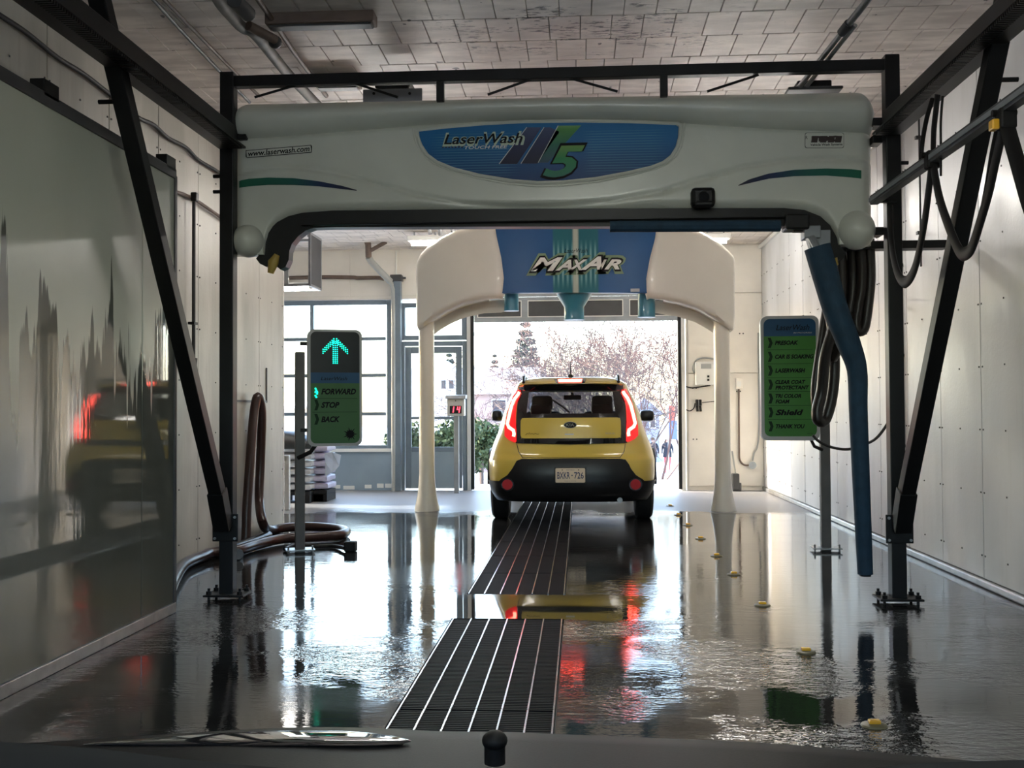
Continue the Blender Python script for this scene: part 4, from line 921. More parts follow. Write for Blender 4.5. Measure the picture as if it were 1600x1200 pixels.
for u, w0, w1, v1, cone in ((799, 23, 23, 486, False), (897, 55, 31, 500, True), (1010, 27, 27, 496, False)):
    y = bow(u) + 0.30; k = y / F; c = P(u, 463, y); zt_ = c.z + 0.03; zb_ = P(u, v1, y).z; zm_ = P(u, 480, y).z
    prof = [(w0 / 2 * k, zt_ - zb_), (w0 / 2 * k * 0.98, zt_ - zb_ - 0.02), (w1 / 2 * k, zm_ - zb_), (w1 / 2 * k, 0.02), (w1 / 2 * k * 1.04, 0.0)]
    MB().lathe((c.x, y, zb_), prof[::-1], 22).build('air_nozzle', 'teal_nozzle', arch, smooth=True)
for u, v in ((668, 350), (684, 352), (704, 352)):     # cables from ceiling to arch
    a, b = P(u + 4, v + 16, 12.6), P(u - 6, v - 10, 12.6); b.z = ZC
    tag(MB().tube([a, (a + b) / 2 + Vector((0.02, 0, 0)), b], 0.022, 8).build('feed_cable', 'dark_grey', smooth=True), {668: 'dark feed cable into the dryer arch, nearest its left end', 684: 'dark feed cable into the dryer arch, middle of the three', 704: 'dark feed cable into the dryer arch, nearest its blue panel'}[u], 'cable', 'feed cables above the dryer arch')
# ------------------------------------------------------------------ splash screen left
SX = -2.44
s = thing('splash_screen', 'tall glossy grey-green splash screen along the left side, streaked with soap', 'screen', (SX, 4.0, 0))
MB().span((SX - 0.012, 5.73, 0.06), (SX + 0.012, 6.18, 2.60), bev=0.003).build('sheet', 'splash_sheet', s); MB().span((SX - 0.012, 1.2, 0.06), (SX + 0.012, 5.72, 2.60), bev=0.003).build('sheet', 'splash_sheet', s)
MB().span((SX - 0.02, 6.18, 0.02), (SX + 0.02, 6.215, 2.62), bev=0.003).build('edge_post', 'dark_grey', s)
MB().span((SX - 0.025, 1.2, 0.0), (SX + 0.025, 6.2, 0.06), bev=0.004).build('bottom_channel', 'galv', s)
MB().span((SX - 0.02, 1.2, 2.60), (SX + 0.02, 6.2, 2.66), bev=0.004).build('top_channel', 'dark_grey', s)
for y in (4.62, 6.05): MB().span((SX - 0.05, y, 2.64), (SX + 0.02, y + 0.14, 2.72), bev=0.004).build('clip', 'black_steel', s)
# hoses and pipes on the left wall
hose('wall_hose', 'black hose clipped in waves along the upper left wall', 'hose', [PX(u, v, XL + 0.05) for u, v in ((-60, -15), (0, 24), (40, 50), (90, 90), (130, 115), (175, 150), (215, 183), (240, 195), (262, 215), (290, 230), (310, 250), (340, 268), (360, 285))], 0.015, 'rubber')
o = thing('spray_lance_pipe', 'thin dark upright lance pipe on the left wall with a nozzle', 'pipe', PX(306, 575, XL + 0.06))
a, b = PX(303, 308, XL + 0.075), PX(306, 560, XL + 0.075); b.y = a.y; b.x = a.x
MB().cyl(a, b, 0.014, 10).build('pipe_run', 'dark_grey', o, smooth=True); MB().cyl(b, b - Vector((0, 0, 0.12)), 0.03, 10, 0.02).build('nozzle', 'dark_grey', o, smooth=True)
MB().tube(curve_pts([PX(270, 298, XL + 0.05), PX(290, 305, XL + 0.05), PX(305, 312, XL + 0.05), PX(340, 336, XL + 0.05), PX(360, 350, XL + 0.05)], 4), 0.014, 8).build('branch_pipe', 'brown_pipe', o, smooth=True)
MB().box(a + Vector((0.006, 0, 0)), (0.05, 0.06, 0.07), bev=0.01).build('tee', 'black_steel', o); MB().span(a + Vector((-0.032, -0.04, -1.0)), a + Vector((0.02, 0.04, -0.98))).build('pipe_clip', 'black_steel', o)
# big brown vacuum hose
h = [PX(372, 838, XL + 0.12), PX(383, 770, XL + 0.12), PX(394, 690, XL + 0.12), PX(399, 640, XL + 0.12), PX(403, 620, XL + 0.14)]
h = [P(375, 850, 9.3), P(383, 790, 9.35), P(392, 705, 9.45), P(397, 645, 9.55), P(403, 620, 9.6), P(409, 645, 9.65), P(407, 720, 9.7), P(405, 780, 9.65), P(411, 818, 9.5)]
fl = [PZ(422, 828, 0.05), PZ(450, 824, 0.05), PZ(490, 823, 0.05), PZ(525, 826, 0.05), PZ(541, 830, 0.05), PZ(530, 836, 0.05), PZ(490, 839, 0.05), PZ(440, 842, 0.05), PZ(400, 851, 0.05), PZ(370, 860, 0.05), PZ(330, 864, 0.05), PZ(305, 868, 0.05), PZ(288, 882, 0.05), PZ(272, 905, 0.05), PZ(262, 930, 0.05)]
low = PZ(372, 866, 0.05)
for q_ in h + fl + [low]: q_.x = max(q_.x, XL + 0.085)
def offwall(l):
    for q_ in l: q_.x = max(q_.x, XL + 0.075)
    return l
hose('vacuum_hose', 'thick brown hose looped up on the left wall, then coiled wet across the floor', 'hose', [low, P(372, 862, 9.2)] + h + fl, 0.044, 'hose_brown', xmin=XL + 0.08)
hose('vacuum_hose', 'second dark hose lying along the foot of the left wall', 'hose', offwall([PZ(420, 836, 0.045), PZ(392, 846, 0.045), PZ(360, 857, 0.045), PZ(325, 862, 0.045), PZ(295, 872, 0.045), PZ(270, 893, 0.045)]), 0.036, 'hose_black')
c = PZ(548, 862); o = thing('floor_plug', 'black rubber block lying on the wet floor at the end of a lead', 'block', c)
MB().box(c + Vector((0, 0, 0.045)), (0.10, 0.10, 0.088), bev=0.012).build('block_body', 'rubber', o)
MB().tube(curve_pts([c + Vector((-0.05, 0.0, 0.03)), PZ(520, 853, 0.02), PZ(490, 854, 0.02), PZ(460, 853, 0.02), PZ(445, 858, 0.02)], 5), 0.018, 8).build('lead', 'rubber', o, smooth=True)
# ceiling pipes and lamps
def cpipe(name, label, cat, pts, r, m, z): return hose(name, label, cat, [PZ(u, v, z) for u, v in pts], r, m)
cpipe('ceiling_pipe', 'thick grey pipe with an elbow along the ceiling above the left of the gantry', 'pipe', [(325, -30), (345, 5), (362, 25), (378, 42), (392, 48), (405, 60), (425, 85), (452, 118), (475, 142), (500, 168)], 0.036, 'pipe_dull', 3.53)
cpipe('ceiling_pipe', 'thin ceiling pipe right of the thick grey elbow pipe', 'pipe', [(385, -30), (405, 2), (425, 30), (455, 75), (482, 112), (510, 150)], 0.016, 'brown_pipe', 3.58)
cpipe('ceiling_cable', 'thin dark ceiling cable left of the thick grey pipe, left one of two', 'cable', [(215, -25), (240, 0), (290, 55), (342, 110), (390, 160)], 0.012, 'dark_grey', 3.59)
cpipe('ceiling_cable', 'thin dark ceiling cable left of the thick grey pipe, right one of two', 'cable', [(240, -20), (262, 5), (320, 65), (372, 118), (405, 150)], 0.012, 'brown_pipe', 3.59)
c = PZ(392, 20, 3.52); o = thing('pipe_valve', 'dark valve assembly beside the elbow of the thick ceiling pipe', 'valve', c)
MB().tube([PZ(366, 0, 3.5), PZ(388, 22, 3.5)], 0.045, 12).build('valve_body', 'dark_grey', o, smooth=True); MB().tube([PZ(388, 40, 3.52), PZ(430, 62, 3.5)], [0.03, 0.028], 12).build('valve_union', 'brown_pipe', o, smooth=True); MB().ball(PZ(430, 66, 3.5), 0.042, 2).build('valve_cap', 'dark_grey', o, smooth=True)
for (u0, v0, u1, v1, z, l) in ((413, 37, 592, 48, 3.55, 'unlit ceiling strip light in front of the top beam'), (491, 134, 571, 148, 3.53, 'unlit ceiling strip light behind the top beam')):
    a, b = PZ(u0, v0, z), PZ(u1, v1, z); x0, x1 = min(a.x, PZ(u0, v1, z).x), b.x
    o = thing('ceiling_light', l, 'lamp', ((a.x + b.x) / 2, a.y, z), 'unlit strip lights on the ceiling')
    MB().span((a.x, a.y, z), (b.x, a.y + 0.13, ZC), bev=0.008).build('light_housing', 'brown_pipe', o); MB().span((a.x + 0.02, a.y + 0.02, z - 0.012), (b.x - 0.02, a.y + 0.11, z + 0.002), bev=0.005).build('diffuser', 'dark_grey', o)
LAMPS = [(P(664, 366, 14.2).x, 0.36, 14.2, 'lit strip light on the ceiling above the left end of the dryer arch'), (P(1118, 367, 14.4).x, 0.28, 14.4, 'lit strip light on the ceiling above the right end of the dryer arch')]
LAMPS += [(0.1, 1.2, 0.6, 'added unseen strip light hung over the bonnet'), (0.1, 1.2, 3.6, 'added unseen strip light hung between bonnet and bridge')]  # strip lights added out of view to brighten camera-facing surfaces
for k, yl_ in enumerate((9.0, 12.6)):
    for sd, xl_ in (('left', -1.6), ('right', 1.4)): LAMPS.append((xl_, 1.2, yl_, ['added unseen strip light on the %s just behind the bridge', 'added unseen strip light on the %s in front of the dryer arch'][k] % sd))  # hidden strip lights added to brighten the ceiling and far end
for (xc_, w_, y, l) in LAMPS:
    c = Vector((xc_, y, ZC - (0.62 if y < 5 else 0.58 if y < 10 else 0.16))); o = thing('ceiling_light', l, 'lamp', c, 'lit strip lights on the ceiling')
    MB().span((c.x - w_ / 2 - 0.05, y - 0.1, c.z + 0.03), (c.x + w_ / 2 + 0.05, y + 0.1, c.z + 0.10), bev=0.01).build('light_housing', 'white_plastic', o); MB().cyl((c.x - w_ / 2, y - 0.03, c.z), (c.x + w_ / 2, y - 0.03, c.z), 0.03, 12).build('lamp_tube', 'fill_tube_dim' if y < 5 else 'fill_tube_mid' if y < 10 else 'fill_tube_far' if y < 13 else 'lamp_tube', o, smooth=True)
    mb = MB()
    for d in (-1, 1): mb.cyl((c.x + d * w_ * 0.4, y, c.z + 0.09), (c.x + d * w_ * 0.4, y, ZC), 0.012, 6)
    mb.build('hanger_rod', 'galv', o)
# ------------------------------------------------------------------ things against the far wall
def fw(u, v, d=0.0): return P(u, v, FW - d)
a, b = fw(1086, 602), fw(1114, 566); o = thing('control_box', 'white control box on the far wall, right of the exit door', 'control box', ((a.x + b.x) / 2, FW - 0.03, a.z))
MB().span((a.x, FW - 0.16, a.z), (b.x, FW - 0.012, b.z), bev=0.01).build('box_body', 'white_plastic', o)
MB().span((a.x + 0.07, FW - 0.165, b.z - 0.10), (a.x + 0.22, FW - 0.158, b.z - 0.03)).build('display', 'grey_plastic', o)
for z in (0.06, 0.11): MB().span((a.x + 0.16, FW - 0.17, a.z + z), (a.x + 0.19, FW - 0.158, a.z + z + 0.03)).build('button', 'rubber', o)
mb = MB(); mb.tube(curve_pts([fw(1085, 583, .03), fw(1083, 575, .03), fw(1088, 563, .03), fw(1100, 559, .03), fw(1116, 561, .03)], 4), 0.012, 8).build('supply_cable', 'grey_plastic', o, smooth=True)
mb = MB(); mb.tube(curve_pts([fw(1072, 604, .03), fw(1082, 606, .03), fw(1098, 604, .03), fw(1110, 602, .05)], 4), 0.009, 8).build('supply_cable', 'rubber', o, smooth=True)
o = thing('solenoid_valves', 'small black double valve on the far wall below the control box', 'valve', fw(1091, 643, .05))
for u in (1089, 1094): MB().box(fw(u, 629, .05), (0.04, 0.06, 0.09), bev=0.008).cyl(fw(u, 634, .05), fw(u + 1, 643, .05), 0.018, 8).build('valve_body', 'rubber', o)
MB().box(fw(1091, 630, .05), (0.05, 0.05, 0.07), bev=0.01).build('valve_union', 'galv', o)
MB().tube(curve_pts([fw(1072, 640, .03), fw(1078, 642, .03), fw(1084, 638, .03), fw(1086, 630, .04)], 4), 0.008, 6).build('supply_cable', 'rubber', o); MB().tube([fw(1097, 629, .04), fw(1118, 627, .03)], 0.006, 6).build('supply_cable', 'rubber', o)
a = fw(1154, 600, .04); o = thing('switch_box', 'small cream switch box with a conduit dropping to a round fitting on the far wall', 'switch', fw(1165, 740, .04))
MB().span(fw(1150, 608, .09), fw(1159, 591, .012), bev=0.008).build('box_body', 'cream', o); MB().span(fw(1151.5, 604, .10), fw(1158, 596, .088)).build('cover_plate', 'white_plastic', o)
MB().tube(curve_pts([fw(1154.5, 608, .04), fw(1154.5, 640, .04), fw(1155, 700, .04), fw(1156, 718, .04), fw(1162, 726, .04), fw(1171, 727, .04)], 5), 0.013, 8).build('conduit_pipe', 'brown_pipe', o, smooth=True)
MB().cyl(fw(1176, 727, .10), fw(1176, 727, .012), 0.055, 18).build('round_fitting', 'galv', o, smooth=True)
MB().tube(curve_pts([fw(1176, 720, .04), fw(1178, 708, .04), fw(1184, 695, .04), fw(1186, 660, .04), fw(1185, 560, .04), fw(1185, 520, .04)], 5), 0.012, 8).build('conduit_pipe', 'grey_plastic', o, smooth=True)
a, b = fw(1142, 765), fw(1152, 739); o = thing('floor_pump', 'dark pump box against the far wall beside the right leg of the dryer arch', 'pump', ((a.x + b.x) / 2, FW - 0.12, 0))
MB().span((a.x, FW - 0.22, 0.02), (b.x, FW - 0.04, b.z), bev=0.012).build('pump_body', 'dark_grey', o); MB().span((a.x, FW - 0.2, 0.0), (b.x + 0.03, FW - 0.05, 0.12), bev=0.01).build('pump_foot', 'dark_grey', o)
MB().tube(curve_pts([Vector((b.x - 0.04, FW - 0.1, b.z)), fw(1147, 725, .08), fw(1144, 705, .05)], 5), 0.012, 8).build('pump_cable', 'grey_plastic', o, smooth=True)
# column, drain pipe, wall pipe, hanging frame
xl, xr = fw(613, 640, .12).x, fw(627, 640, .12).x; o = thing('steel_column', 'grey steel post in front of the glazed front, with cap bracket', 'column', ((xl + xr) / 2, FW - 0.1, 0))
MB().span((xl + 0.03, FW - 0.16, 0), (xr, FW - 0.02, fw(622, 432, .1).z), bev=0.008).build('post', 'alu_frame', o); MB().span((xl - 0.02, FW - 0.18, fw(622, 440, .1).z), (xr + 0.02, FW - 0.02, fw(622, 430, .1).z), bev=0.006).build('cap_bracket', 'dark_grey', o)
MB().span((xr, FW - 0.12, fw(622, 436, .1).z), (xr + 0.07, FW - 0.09, fw(622, 433, .1).z)).build('stub_bolt', 'dark_grey', o)
pts = [P(574, 360, 15.0), P(575, 380, 15.05), P(576, 402, 15.1), P(580, 409, 15.15), P(595, 425, 15.25), P(610, 440, 15.38), P(614, 452, 15.46), P(614.5, 500, 15.46), P(614.5, 600, 15.46), P(614.5, 766, 15.5)]
pts[0].z = ZC
o = thing('drain_pipe', 'pipe dropping from the ceiling, slanting to the grey post, then down to the floor', 'pipe', (pts[-1].x, 15.5, 0)); pts[-1].z = 0.0
MB().tube(pts[:3], 0.045, 10).build('ceiling_drop', 'brown_pipe', o, smooth=True); MB().tube(pts[2:6], 0.05, 10).build('slant_run', 'grey_plastic', o, smooth=True); MB().tube(pts[5:], 0.028, 10).build('down_run', 'grey_plastic', o, smooth=True)
a = P(603, 358, 15.0); a.z = ZC; MB().tube([a, P(578, 392, 15.08)], 0.03, 8).build('brace_pipe', 'brown_pipe', o, smooth=True)
hose('wall_pipe', 'brown lagged pipe running level along the upper far wall', 'pipe', [fw(400, 435, .08), fw(450, 434.5, .08), fw(500, 433, .08), fw(550, 433.5, .08), fw(560, 434.5, .08), fw(590, 434, .08), fw(600, 436, .08)], 0.03, 'brown_pipe')
hose('wall_cable', 'thin pale cable hanging down the upper far wall above the grey post', 'cable', [fw(619, 392, .02), fw(619, 410, .02), fw(619, 432, .02)], 0.012, 'white_plastic')
# hanging open frame with dark side panel
HYF = 13.2
def hp(u, v, y=HYF): return P(u, v, y)
x1 = hp(484, 410).x; x0 = x1 - 0.62; z1, z0 = hp(500, 364).z, hp(500, 445).z; HD = 0.55
o = thing('hanging_unit', 'open steel frame unit with dark side panels hung from the ceiling at the left', 'heater', ((x0 + x1) / 2, HYF + 0.3, z0), rz=0)
mb = MB()
for xx in (x0, x1):
    for yy in (HYF, HYF + HD): mb.box((xx, yy, (z0 + z1) / 2), (0.03, 0.03, z1 - z0))
for zz in (z0, z1):
    for yy in (HYF, HYF + HD): mb.box(((x0 + x1) / 2, yy, zz), (x1 - x0, 0.03, 0.03))
    for xx in (x0, x1): mb.box((xx, HYF + HD / 2, zz), (0.03, HD, 0.03))
mb.build('unit_frame', 'galv', o)
MB().span((x1 - 0.012, HYF + 0.03, z0), (x1 + 0.012, HYF + HD - 0.03, z1)).build('side_panel', 'dark_grey', o); MB().span((x0, HYF - 0.01, z0), (hp(438, 400).x, HYF + 0.01, z1)).build('side_panel', 'dark_grey', o)
MB().span((hp(438, 400).x, HYF - 0.01, z0), (hp(451, 400).x, HYF + 0.01, z1)).build('side_panel', 'grey_plastic', o)
mb = MB()
for xx in (x0 + 0.1, x1 - 0.1): mb.cyl((xx, HYF + 0.3, z1), (xx, HYF + 0.3, ZC), 0.010, 8)
mb.build('hanger_rod', 'galv', o)
c = hp(455, 449, 13.4); o = thing('ceiling_light', 'lit strip light hanging just under the open steel frame unit', 'lamp', c, 'lit strip lights on the ceiling')
MB().cyl((c.x - 0.45, 13.4, c.z), (c.x + 0.22, 13.4, c.z), 0.035, 12).build('lamp_tube', 'lamp_tube', o, smooth=True); MB().span((c.x - 0.5, 13.36, c.z + 0.03), (c.x + 0.27, 13.5, c.z + 0.06), bev=0.006).build('light_housing', 'white_plastic', o)
MB().span((c.x + 0.15, 13.42, c.z + 0.06), (c.x + 0.17, 13.44, z0 + 0.02)).build('hanger_rod', 'galv', o)
# salt bags on pallets, guard rail
BYY = 13.75
mat('bag_white', (0.62, 0.62, 0.64), 0.35, var=0.15, scale=5); mat('bag_lilac', (0.56, 0.52, 0.66), 0.3, var=0.15, scale=5); mat('tarp', (0.03, 0.032, 0.033), 0.4, bump=0.6, bscale=10)
def bag(mb_seed, w, d, h):
    rr = random.Random(mb_seed); mb = MB(); mb.box((0, 0, h / 2), (w, d, h)); bmesh.ops.subdivide_edges(mb.b, edges=mb.b.edges[:], cuts=3, use_grid_fill=True)
    for v in mb.b.verts:
        fx_, fy_ = abs(v.co.x) / (w / 2), abs(v.co.y) / (d / 2); k = max(fx_, fy_) ** 3
        v.co.z = h / 2 + (v.co.z - h / 2) * (1 - 0.45 * k) + rr.uniform(-.006, .006); v.co.x *= 1 - 0.05 * abs(v.co.z / h - .5) * 2; v.co.y += rr.uniform(-.01, .01)
    return mb.mesh('salt_bag', smooth=True, angle=80)
for nm_, u0, u1, y, n, mm, hh, lab, tarp in (('white', 423, 484, 13.55, 6, 'bag_white', 0.105, 'white salt bag on the left pallet', True), ('lilac', 484, 511, 13.75, 7, 'bag_lilac', 0.105, 'lilac salt bag on the right pallet', False)):
    x0, x1 = P(u0, 780, y).x, P(u1, 780, y).x; w_ = x1 - x0
    if tarp: x0 -= 0.35; w_ = x1 - x0
    o = thing('plastic_pallet', 'black plastic pallet under the ' + ('white' if tarp else 'lilac') + ' salt bags', 'pallet', ((x0 + x1) / 2, y + 0.4, 0), 'plastic pallets')
    MB().span((x0, y, 0.10), (x1, y + 0.5, 0.15), bev=0.008).build('deck', 'rubber', o)
    for k in range(3): xx = x0 + (w_ - 0.14) * k / 2; MB().span((xx, y, 0), (xx + 0.14, y + 0.5, 0.10), bev=0.006).build('skid', 'rubber', o)
    me = bag(3 if tarp else 5, w_ * 1.02, 0.48, hh); me.materials.append(M[mm])
    for k in range(n):
        b = link('salt_bag', me, None); b.location = ((x0 + x1) / 2 + R.uniform(-.012, .012), y + 0.25, 0.15 + k * (hh - 0.006)); b.rotation_euler = (0, 0, PI if k % 2 else 0)
        tag(b, ('bottom ' if k == 0 else 'topmost ' if k == n - 1 else ['second', 'third', 'fourth', 'fifth', 'sixth'][k - 1] + ' from bottom, ') + lab, 'bag', 'salt bags on the pallets')
    if tarp:
        q = MB(); zz = 0.15 + n * (hh - 0.006); q.grid([[(x0 - 0.03 + (w_ + 0.06) * i / 12, y - 0.03 + 0.56 * j / 8, zz + 0.02 + 0.17 * math.sin(PI * i / 12) ** 0.7 * math.sin(PI * j / 8) ** 0.5 + R.uniform(0, .012)) for i in range(13)] for j in range(9)])
        rr_ = bmesh.ops.extrude_edge_only(q.b, edges=[e for e in q.b.edges if len(e.link_faces) == 1])
        for v in rr_['geom']:
            if isinstance(v, bmesh.types.BMVert): v.co.z = zz - 0.04
        tag(q.build('tarp_cover', 'tarp', smooth=True, angle=70), 'crumpled black tarp over the white salt bags', 'tarp')
    else:
        q = MB(); q.grid([[P(507, 708, y - .01), P(519, 706, y - .04), P(533, 711, y - .1)], [P(508, 722, y - .01), P(521, 720, y - .08), P(530, 728, y - .05)], [P(508, 745, y - .01), P(518, 738, y - .02), P(524, 735, y - .04)]])
        pass
        bmesh.ops.solidify(q.b, geom=q.b.faces[:], thickness=0.004); tag(q.build('torn_wrap', 'bag_white'), 'torn flap of white wrap sticking out of the lilac salt bags', 'wrap')
c = PZ(449, 797); o = thing('guard_rail', 'low white pipe guard rail at the end of the left wall', 'guard rail', c)
MB().span((c.x - 0.03, c.y - 0.03, 0), (c.x + 0.03, c.y + 0.03, 0.66), bev=0.01).build('post', 'white_plastic', o); zt_ = 0.66
MB().span((c.x - 1.2, c.y - 0.03, zt_ - 0.07), (c.x - 0.0, c.y + 0.03, zt_), bev=0.008).build('top_rail', 'white_plastic', o); MB().span((c.x - 1.2, c.y - 0.05, zt_ + 0.0), (c.x - 0.1, c.y + 0.05, zt_ + 0.14), bev=0.01).build('rail_box', 'white_plastic', o)
MB().span((c.x - 1.2, c.y - 0.03, 0), (c.x - 1.14, c.y + 0.03, zt_ - 0.06)).build('post', 'white_plastic', o)
# ------------------------------------------------------------------ yellow car
CX, CYR = -0.095, 10.9
mat('car_yellow', (0.48, 0.345, 0.045), 0.28, coat=0.8); mat('car_black', (0.008, 0.008, 0.009), 0.3, spec=0.35); mat('car_gloss_black', (0.008, 0.008, 0.009), 0.06, coat=0.5)
mat('tyre', (0.012, 0.012, 0.012), 0.7); mat('lens_red', (0.28, 0.006, 0.006), 0.12, coat=0.5, emit=(1.0, 0.01, 0.015), estr=0.35)
mat('led_tail', (0.6, 0.02, 0.02), 0.3, emit=(1.0, 0.075, 0.05), estr=9.0); mat('reflector_red', (0.32, 0.010, 0.015), 0.35, spec=0.2)
mat('plate_face', (0.62, 0.50, 0.36), 0.4); mat('plate_ink', (0.02, 0.03, 0.09), 0.4); mat('chrome', (0.8, 0.8, 0.82), 0.08, metal=1.0); mat('seat_fabric', (0.02, 0.02, 0.022), 0.8); mat('car_interior', (0.05, 0.05, 0.052), 0.8)
glassmat('car_glass', (0.55, 0.58, 0.60))
car = thing('car', 'yellow boxy hatchback with lit red tail lights, driving out over the grates', 'car', (CX, CYR, 0))
WZ = [(.24, .80), (.32, .85), (.45, .885), (.66, .89), (.75, .872), (.85, .84), (.94, .80), (1.05, .765), (1.15, .74), (1.3, .685), (1.42, .625), (1.47, .60), (1.51, .56), (1.545, .47)]
YR = [(.24, .10), (.30, .03), (.5, 0.0), (.68, .02), (.72, .06), (.85, .10), (1.1, .13), (1.2, .17), (1.43, .29), (1.455, .22), (1.49, .22), (1.515, .27), (1.545, .45)]
YFR = [(.24, 4.0), (.5, 4.12), (.8, 4.08), (.93, 3.95), (.99, 3.45), (1.03, 3.2), (1.10, 3.05), (1.42, 2.55), (1.5, 2.35), (1.545, 2.0)]
DC, NE = 0.55, 3.2
def ring(z, grow=0.0):
    w_, yr, yf = interp(WZ, z) + grow, interp(YR, z) - grow, interp(YFR, z) + grow; df = 0.5 if z < 0.96 else 0.35; pts = []
    for i in range(33):
        a = math.radians(-90 + 180 * i / 32); s_, c_ = math.sin(a), math.cos(a); pts.append((w_ * math.copysign(abs(s_) ** (2 / NE), s_), yr + DC * (1 - max(c_, 0) ** (2 / NE)), z))
    for i in range(1, 14): pts.append((w_, yr + DC + (yf - df - yr - DC) * i / 14, z))
    for i in range(25):
        a = math.radians(90 - 180 * i / 24); s_, c_ = math.sin(a), math.cos(a); pts.append((w_ * math.copysign(abs(s_) ** (2 / NE), s_), yf - df * (1 - max(c_, 0) ** (2 / NE)), z))
    for i in range(1, 14): pts.append((-w_, yf - df - (yf - df - yr - DC) * i / 14, z))
    return pts
def S(x, z):
    q = min(abs(x) / interp(WZ, z), 0.99); return interp(YR, z) + DC * (1 - (1 - q ** NE) ** (1 / NE))
zl = [.44, .5, .58, .66, .69, .72, .75, .8, .85, .9, .94, .97, .99, 1.03, 1.07, 1.11, 1.15, 1.19, 1.24, 1.29, 1.34, 1.39, 1.42, 1.455, 1.475, 1.49, 1.515, 1.535, 1.545]
bodyq, gl = [], {'rear_window': [], 'windshield': [], 'side_window': []}
rs = [ring(z) for z in zl]
for a, b in zip(rs, rs[1:]):
    n = len(a)
    for k in range(n):
        q = (a[k], a[(k + 1) % n], b[(k + 1) % n], b[k]); cx_, cy_, cz_ = [sum(p[i] for p in q) / 4 for i in range(3)]
        if abs(cx_) < 0.50 and cy_ < 0.5 and 1.145 < cz_ < 1.42: gl['rear_window'].append(q)
        elif cy_ > 2.45 and 1.04 < cz_ < 1.42 and abs(cx_) < 0.62: gl['windshield'].append(q)
        elif abs(cx_) > 0.5 and 0.75 < cy_ < 2.6 and 1.04 < cz_ < 1.42: gl['side_window'].append(q)
        else: bodyq.append(q)
def quads(qs):
    mb = MB(); d = {}
    def vv(p):
        k = tuple(round(c_, 4) for c_ in p)
        if k not in d: d[k] = mb.b.verts.new(p)
        return d[k]
    for q in qs:
        vs_ = list(dict.fromkeys(vv(p) for p in q))
        if len(vs_) > 2: mb.b.faces.new(vs_)
    return mb, vv
mb, vv = quads(bodyq); mb.b.faces.new([vv(p) for p in rs[-1]]); body = mb.build('body', 'car_yellow', car, smooth=True, angle=35, local=True)
for k_, q in gl.items(): quads(q)[0].build(k_, 'car_glass', car, smooth=True, local=True)
mb = MB(); rr_ = [ring(z, 0.012) for z in (.24, .28, .34, .40, .45, .455)]; vs_ = mb.grid(rr_, close=True); mb.b.faces.new(vs_[0]); mb.build('sill_cladding', 'car_black', car, smooth=True, local=True)
def zc(x, y, s=149.5): return ((740 + x / 4.615 - 891.5) / s, 1.2 - (560 + y / 4.615 - 640) / s)
def poly(l, s=149.5): return [zc(x, y, s) for x, y in l]
def mirror(l): return [(2 * 699 - x, y) for x, y in l][::-1]
def cp(name, l, m, off, thick=0.012, parent=None, label=None, cell=0.07):
    o = MB().patch(l, S, off, cell, thick).build(name, m, parent or car, local=True, label=label, smooth=True, angle=30); return o
# black glass surround in four strips round the clear glass
OUT = [(312, 190), (700, 183), (1086, 190), (1082, 330), (1095, 560), (1100, 612), (700, 622), (300, 612), (305, 560), (318, 330)]
cp('glass_surround', poly([(312, 190), (700, 183), (1086, 190), (1083, 240), (700, 232), (316, 240)]), 'car_gloss_black', 0.010)
cp('glass_surround', poly([(316, 240), (392, 240), (376, 400), (344, 432), (340, 580), (350, 590), (300, 612), (300, 500), (305, 350)]), 'car_gloss_black', 0.010)
cp('glass_surround', poly([(1083, 240), (1095, 350), (1100, 500), (1100, 612), (1046, 590), (1056, 580), (1053, 432), (1020, 400), (1003, 240)]), 'car_gloss_black', 0.010)
cp('glass_surround', poly([(376, 400), (1020, 400), (1053, 432), (344, 432)]), 'car_gloss_black', 0.010)
cp('lower_garnish', poly([(350, 572), (1046, 572), (1100, 612), (700, 620), (300, 612)]), 'car_gloss_black', 0.010)
tg = cp('tailgate_panel', [zc(x, y) for x, y in rrect(335, 1057, 430, 577, 26, 4)][::-1], 'car_yellow', 0.022, 0.02)
mb = MB()
for pa, pb in (((307, 617), (322, 672)), ((322, 672), (350, 714)), ((1088, 617), (1078, 672)), ((1078, 672), (1048, 714)), ((350, 714), (1048, 714))):
    l = [zc(pa[0] + (pb[0] - pa[0]) * i / 12, pa[1] + (pb[1] - pa[1]) * i / 12) for i in range(13)]; mb.tube([(x, S(x, z) - 0.000, z) for x, z in l], 0.004, 6)
mb.build('tailgate_gap', 'car_black', car, local=True)
cp('bumper_insert', poly([(345, 722), (700, 718), (1045, 722), (1085, 728), (1110, 762), (1125, 795), (1160, 840), (1205, 868), (1240, 900), (1262, 930), (1240, 985), (1100, 1003), (700, 1006), (300, 1003), (160, 985), (135, 930), (160, 900), (195, 868), (240, 840), (268, 805), (278, 790), (310, 735)]), 'car_black', 0.012, 0.03)
LAMP = [(292, 218), (328, 226), (326, 268), (300, 330), (297, 420), (303, 520), (305, 600), (290, 607), (245, 588), (214, 560), (213, 490), (230, 400), (253, 310), (273, 252)]
LED = [(318, 238), (308, 258), (284, 288), (262, 340), (245, 420), (234, 472), (246, 497), (282, 520), (287, 545), (283, 564)]
def stroke(l, w_):
    a, b = [], []
    for i, (x, y) in enumerate(l):
        x0, y0 = l[max(i - 1, 0)]; x1, y1 = l[min(i + 1, len(l) - 1)]; dx, dy = x1 - x0, y1 - y0; q = math.hypot(dx, dy); a.append((x - dy / q * w_, y + dx / q * w_)); b.append((x + dy / q * w_, y - dx / q * w_))
    return a + b[::-1]
